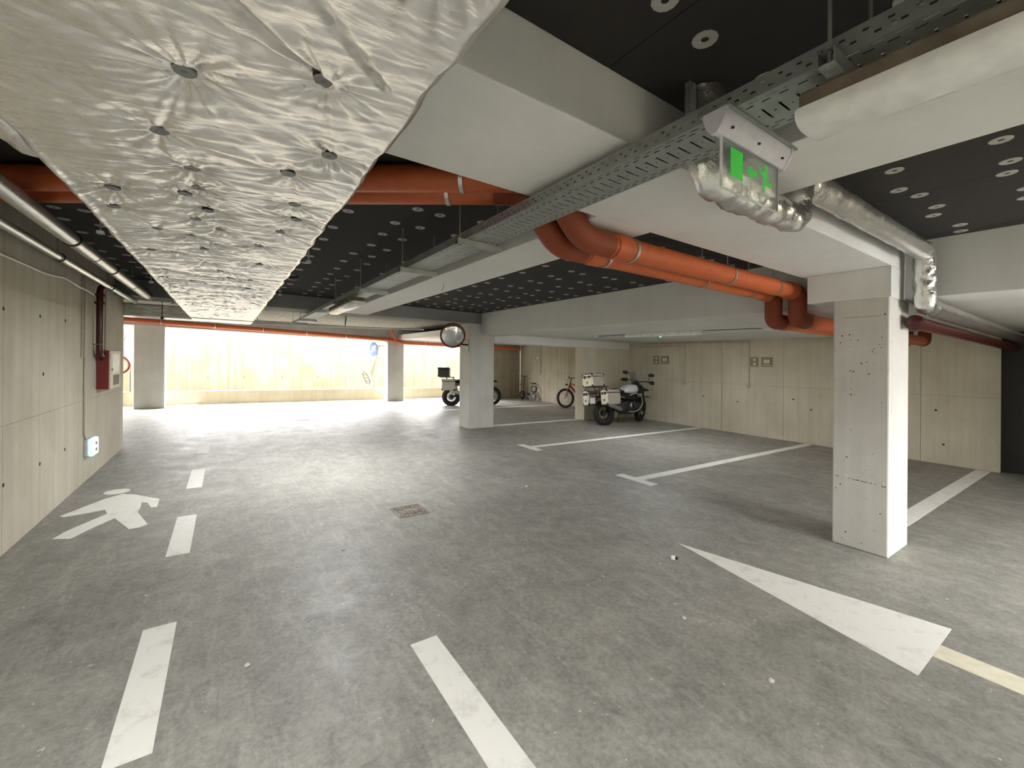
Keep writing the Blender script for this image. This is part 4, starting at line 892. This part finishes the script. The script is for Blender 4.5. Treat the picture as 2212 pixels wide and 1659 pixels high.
T(fb, [(.42, 0, .76), (.36, 0, .96)], .026, 'head_tube', 'bikered'); T(fb, [(.39, 0, .86), (-.06, 0, .34)], .036, 'down_tube', 'bikered')
T(fb, [(.38, 0, .92), (-.20, 0, .74)], .020, 'top_tube', 'bikered'); T(fb, [(-.08, 0, .33), (-.24, 0, .86)], .018, 'seat_tube', 'bikered')
MB().bbox(-.19, .19, -.04, .04, -.045, .045, .015).build('battery', 'dgrey', fb, fall=False)
bt = fb.children[-1]; bt.location = (.19, 0, .58); bt.rotation_euler = (0, -math.atan2(.52, .45), 0)
T(fb, [(.36, 0, .95), (.33, 0, 1.10)], .015, 'stem', 'black'); T(fb, [(.25, -.34, 1.14), (.33, -.15, 1.11), (.33, .15, 1.11), (.25, .34, 1.14)], .011, 'handlebar', 'black', 8, .06)
for s_ in (-1, 1): T(fb, [(.29, s_ * .24, 1.125), (.24, s_ * .36, 1.145)], .017, 'grip', 'rubber'); T(fb, [(.32, s_ * .17, 1.10), (.42, s_ * .18, 1.02), (.46, s_ * .08, .86)], .004, 'brake_cable', 'black', 6, .05)
MB().revolve([(.0005, .05), (.03, .045), (.034, 0), (.02, -.03), (.0005, -.03)], (.50, 0, .86), (1, 0, 0), 14).cyl((.44, 0, .85), (.48, 0, .86), .008, n=6).build('headlamp', 'black', fb, fall=False, smooth=True)
T(fb, [(-.23, 0, .86), (-.26, 0, .98)], .014, 'seat_post', 'black')
MB().loft([(-.40, 0, 1.0, .075, .025, 2.5), (-.28, 0, 1.0, .06, .025, 2.5), (-.12, 0, 1.0, .02, .018, 2.2)], 14).build('saddle', 'black', fb, fall=False, smooth=True)
MB().cyl((-.08, -.07, .33), (-.08, .07, .33), .06, n=18).build('motor', 'black', fb, fall=False, smooth=True)
fo2 = thing('folding_bicycle', 'small grey folding bicycle leaning by the far wall', 'bicycle', (10.93, 14.90, 0)); fo2.rotation_euler = (R(4), 0, R(90))
bike_wheel(fo2, .45, .19, .19, .05, 12); bike_wheel(fo2, -.45, .19, .19, .05, 12)
for s_ in (-1, 1): T(fo2, [(.38, s_ * .04, .46), (.45, s_ * .045, .19)], .012, 'fork_blade', 'bikegrey'); T(fo2, [(-.45, s_ * .045, .19), (-.22, s_ * .03, .42)], .012, 'rear_stay', 'bikegrey')
MB().torus((0, 0, 0), (0, 1, 0), .19, .03, 28, 10).build('frame_ring', 'bikegrey', fo2, fall=False, smooth=True); fr = fo2.children[-1]; fr.scale = (1.15, 1, .75); fr.location = (.12, 0, .36)
T(fo2, [(.36, 0, .47), (.28, 0, .42)], .03, 'head_lug', 'bikegrey'); T(fo2, [(-.08, 0, .35), (-.26, 0, .42)], .028, 'rear_beam', 'bikegrey')
T(fo2, [(.38, 0, .46), (.34, 0, .95), (.38, 0, 1.02)], .015, 'steering_post', 'black', 10, .04); T(fo2, [(.36, -.25, 1.04), (.39, 0, 1.02), (.36, .25, 1.04)], .011, 'handlebar', 'black', 8, .05)
T(fo2, [(.38, .05, .98), (.46, .08, .85), (.50, .05, .68)], .005, 'brake_cable', 'black', 6, .06)
MB().loft([(.49, .05, .64, .02, .02, 2), (.53, .05, .65, .035, .035, 2), (.55, .05, .65, .03, .03, 2)], 12).build('headlamp', 'black', fo2, fall=False, smooth=True)
T(fo2, [(-.24, 0, .38), (-.26, 0, .72)], .013, 'seat_post', 'bikegrey')
MB().loft([(-.42, 0, .74, .08, .028, 2.5), (-.28, 0, .745, .06, .025, 2.5), (-.12, 0, .75, .02, .018, 2.2)], 14).build('saddle', 'black', fo2, fall=False, smooth=True)
MB().cyl((.0, -.06, .25), (.0, .06, .25), .055, n=16).build('crank', 'dgrey', fo2, fall=False, smooth=True)
T(fo2, [(-.30, .05, .22), (-.33, .14, .012)], .007, 'kickstand', 'steel')

# ------------------------------------------------------------------ things by the open side
bs = thing('round_sign', 'blue round traffic sign with white arrow hung beside the far column', 'sign', (4.62, 16.2, 2.0)); sn = Vector((-.96, -.30, 0)).normalized()
SCn = Vector((4.62, 16.2, 2.0)); su = Vector((-sn.y, sn.x, 0)); pf = lambda a, b, t: tuple(SCn + su * a + Vector((0, 0, b)) + sn * t)
MB().revolve([(.0005, .006), (.27, .006), (.275, 0), (.27, -.012), (.0005, -.012)], tuple(SCn), tuple(sn), 32).build('sign_disc', 'signblue', bs, smooth=True)
MB().prism([(-.16, -.10), (-.10, -.16), (.03, -.02), (.10, -.10), (.16, .16), (-.10, .10), (-.03, .03)], pf, .0065, .009).build('arrow', 'white', bs)
MB().tube([tuple(SCn - sn * .01 + Vector((0, 0, .12))), (5.18, 16.38, 2.14)], .012, 8).build('bracket', 'dgrey', bs)
ov = thing('oval_frame', 'white oval frame with dark openwork hanging from two cords by the far column', 'object', (4.72, 17.18, .45))
OC = Vector((4.60, 17.18, .915)); oa = Vector((.42, 0, -.9)).normalized(); ob = Vector((.9, 0, .42)).normalized()
pt = lambda u, v, w=0: tuple(OC + oa * u + ob * v + Vector((0, w, 0)))
MB().tube([pt(.47 * math.cos(a), .17 * math.sin(a)) for a in [k * math.pi / 18 for k in range(36)]], .035, 10, closed=True).build('oval_rim', 'white', ov, smooth=True)
MB().tube([pt(.05 + .26 * math.cos(a), .085 * math.sin(a)) for a in [k * math.pi / 12 for k in range(24)]], .012, 8, closed=True).build('inner_ring', 'dgrey', ov, smooth=True)
m = MB()
for u in (-.1, .05, .2): m.tube([pt(u - .04, -.08), pt(u + .04, .08)], .009, 6)
m.build('openwork', 'dgrey', ov)
for x in (0, .08): MB().tube([pt(.05 + x, .17), (4.93 + x * .4, 17.05, 1.55), (5.03 + x * .5, 16.78, 2.33)], .007, 6).build('cord', 'dgrey', ov)
ps = thing('notice_board', 'white notice board with blue lower sheet left of the far column', 'sign', (-2.55, 17.0, 1.35))
MB().box(-3.1, -2.35, 17.0, 17.02, 1.35, 2.44).build('board', 'white', ps); MB().box(-3.06, -2.39, 16.995, 17.0, 1.39, 1.95).build('lower_sheet', simple('pale_blue_sheet', rgb(205, 218, 232), .6), ps)
m = MB()
for k in range(3): m.tube([(-2.95 + .2 * k, 16.994, 2.0), (-2.9 + .2 * k, 16.994, 2.15), (-2.97 + .2 * k, 16.994, 2.25), (-2.92 + .2 * k, 16.994, 2.38)], .006, 5)
m.build('drawing_lines', 'iron', ps)
for x in (-3.05, -2.4): MB().box(x - .02, x + .02, 17.02, 17.06, .45, 2.4).build('post', 'galv', ps)
rm_ = thing('round_mirror', 'pale round mirror with red rim partly hidden by the left wall', 'mirror', (-2.66, 16.9, 1.25))
MB().torus((-2.66, 16.90, 1.27), (0, 1, 0), .26, .022, 36, 8).build('red_rim', 'redcab', rm_, smooth=True)
MB().revolve([(.0005, -.05), (.15, -.035), (.25, 0)], (-2.66, 16.905, 1.27), (0, 1, 0), 32).build('mirror_face', 'cream', rm_, smooth=True)
MB().tube([(-2.66, 16.92, 1.27), (-2.66, 16.96, 1.25), (-2.66, 16.96, 0)], .02, 8).build('mirror_post', 'galv', rm_)
tag(MB().bbox(-1.35, -.75, 16.78, 17.0, 0, .035, .008).build('plank', 'white'), 'pale plank lying at the foot of the upstand by the far left column', 'plank')
tag(MB().tube([(2.12, 4.6, 2.545), (2.13, 4.6, 2.50), (2.10, 4.6, 2.45)], .003, 6).build('wire_end', 'black'), 'short loose wire end sticking out of the long beam', 'wire')
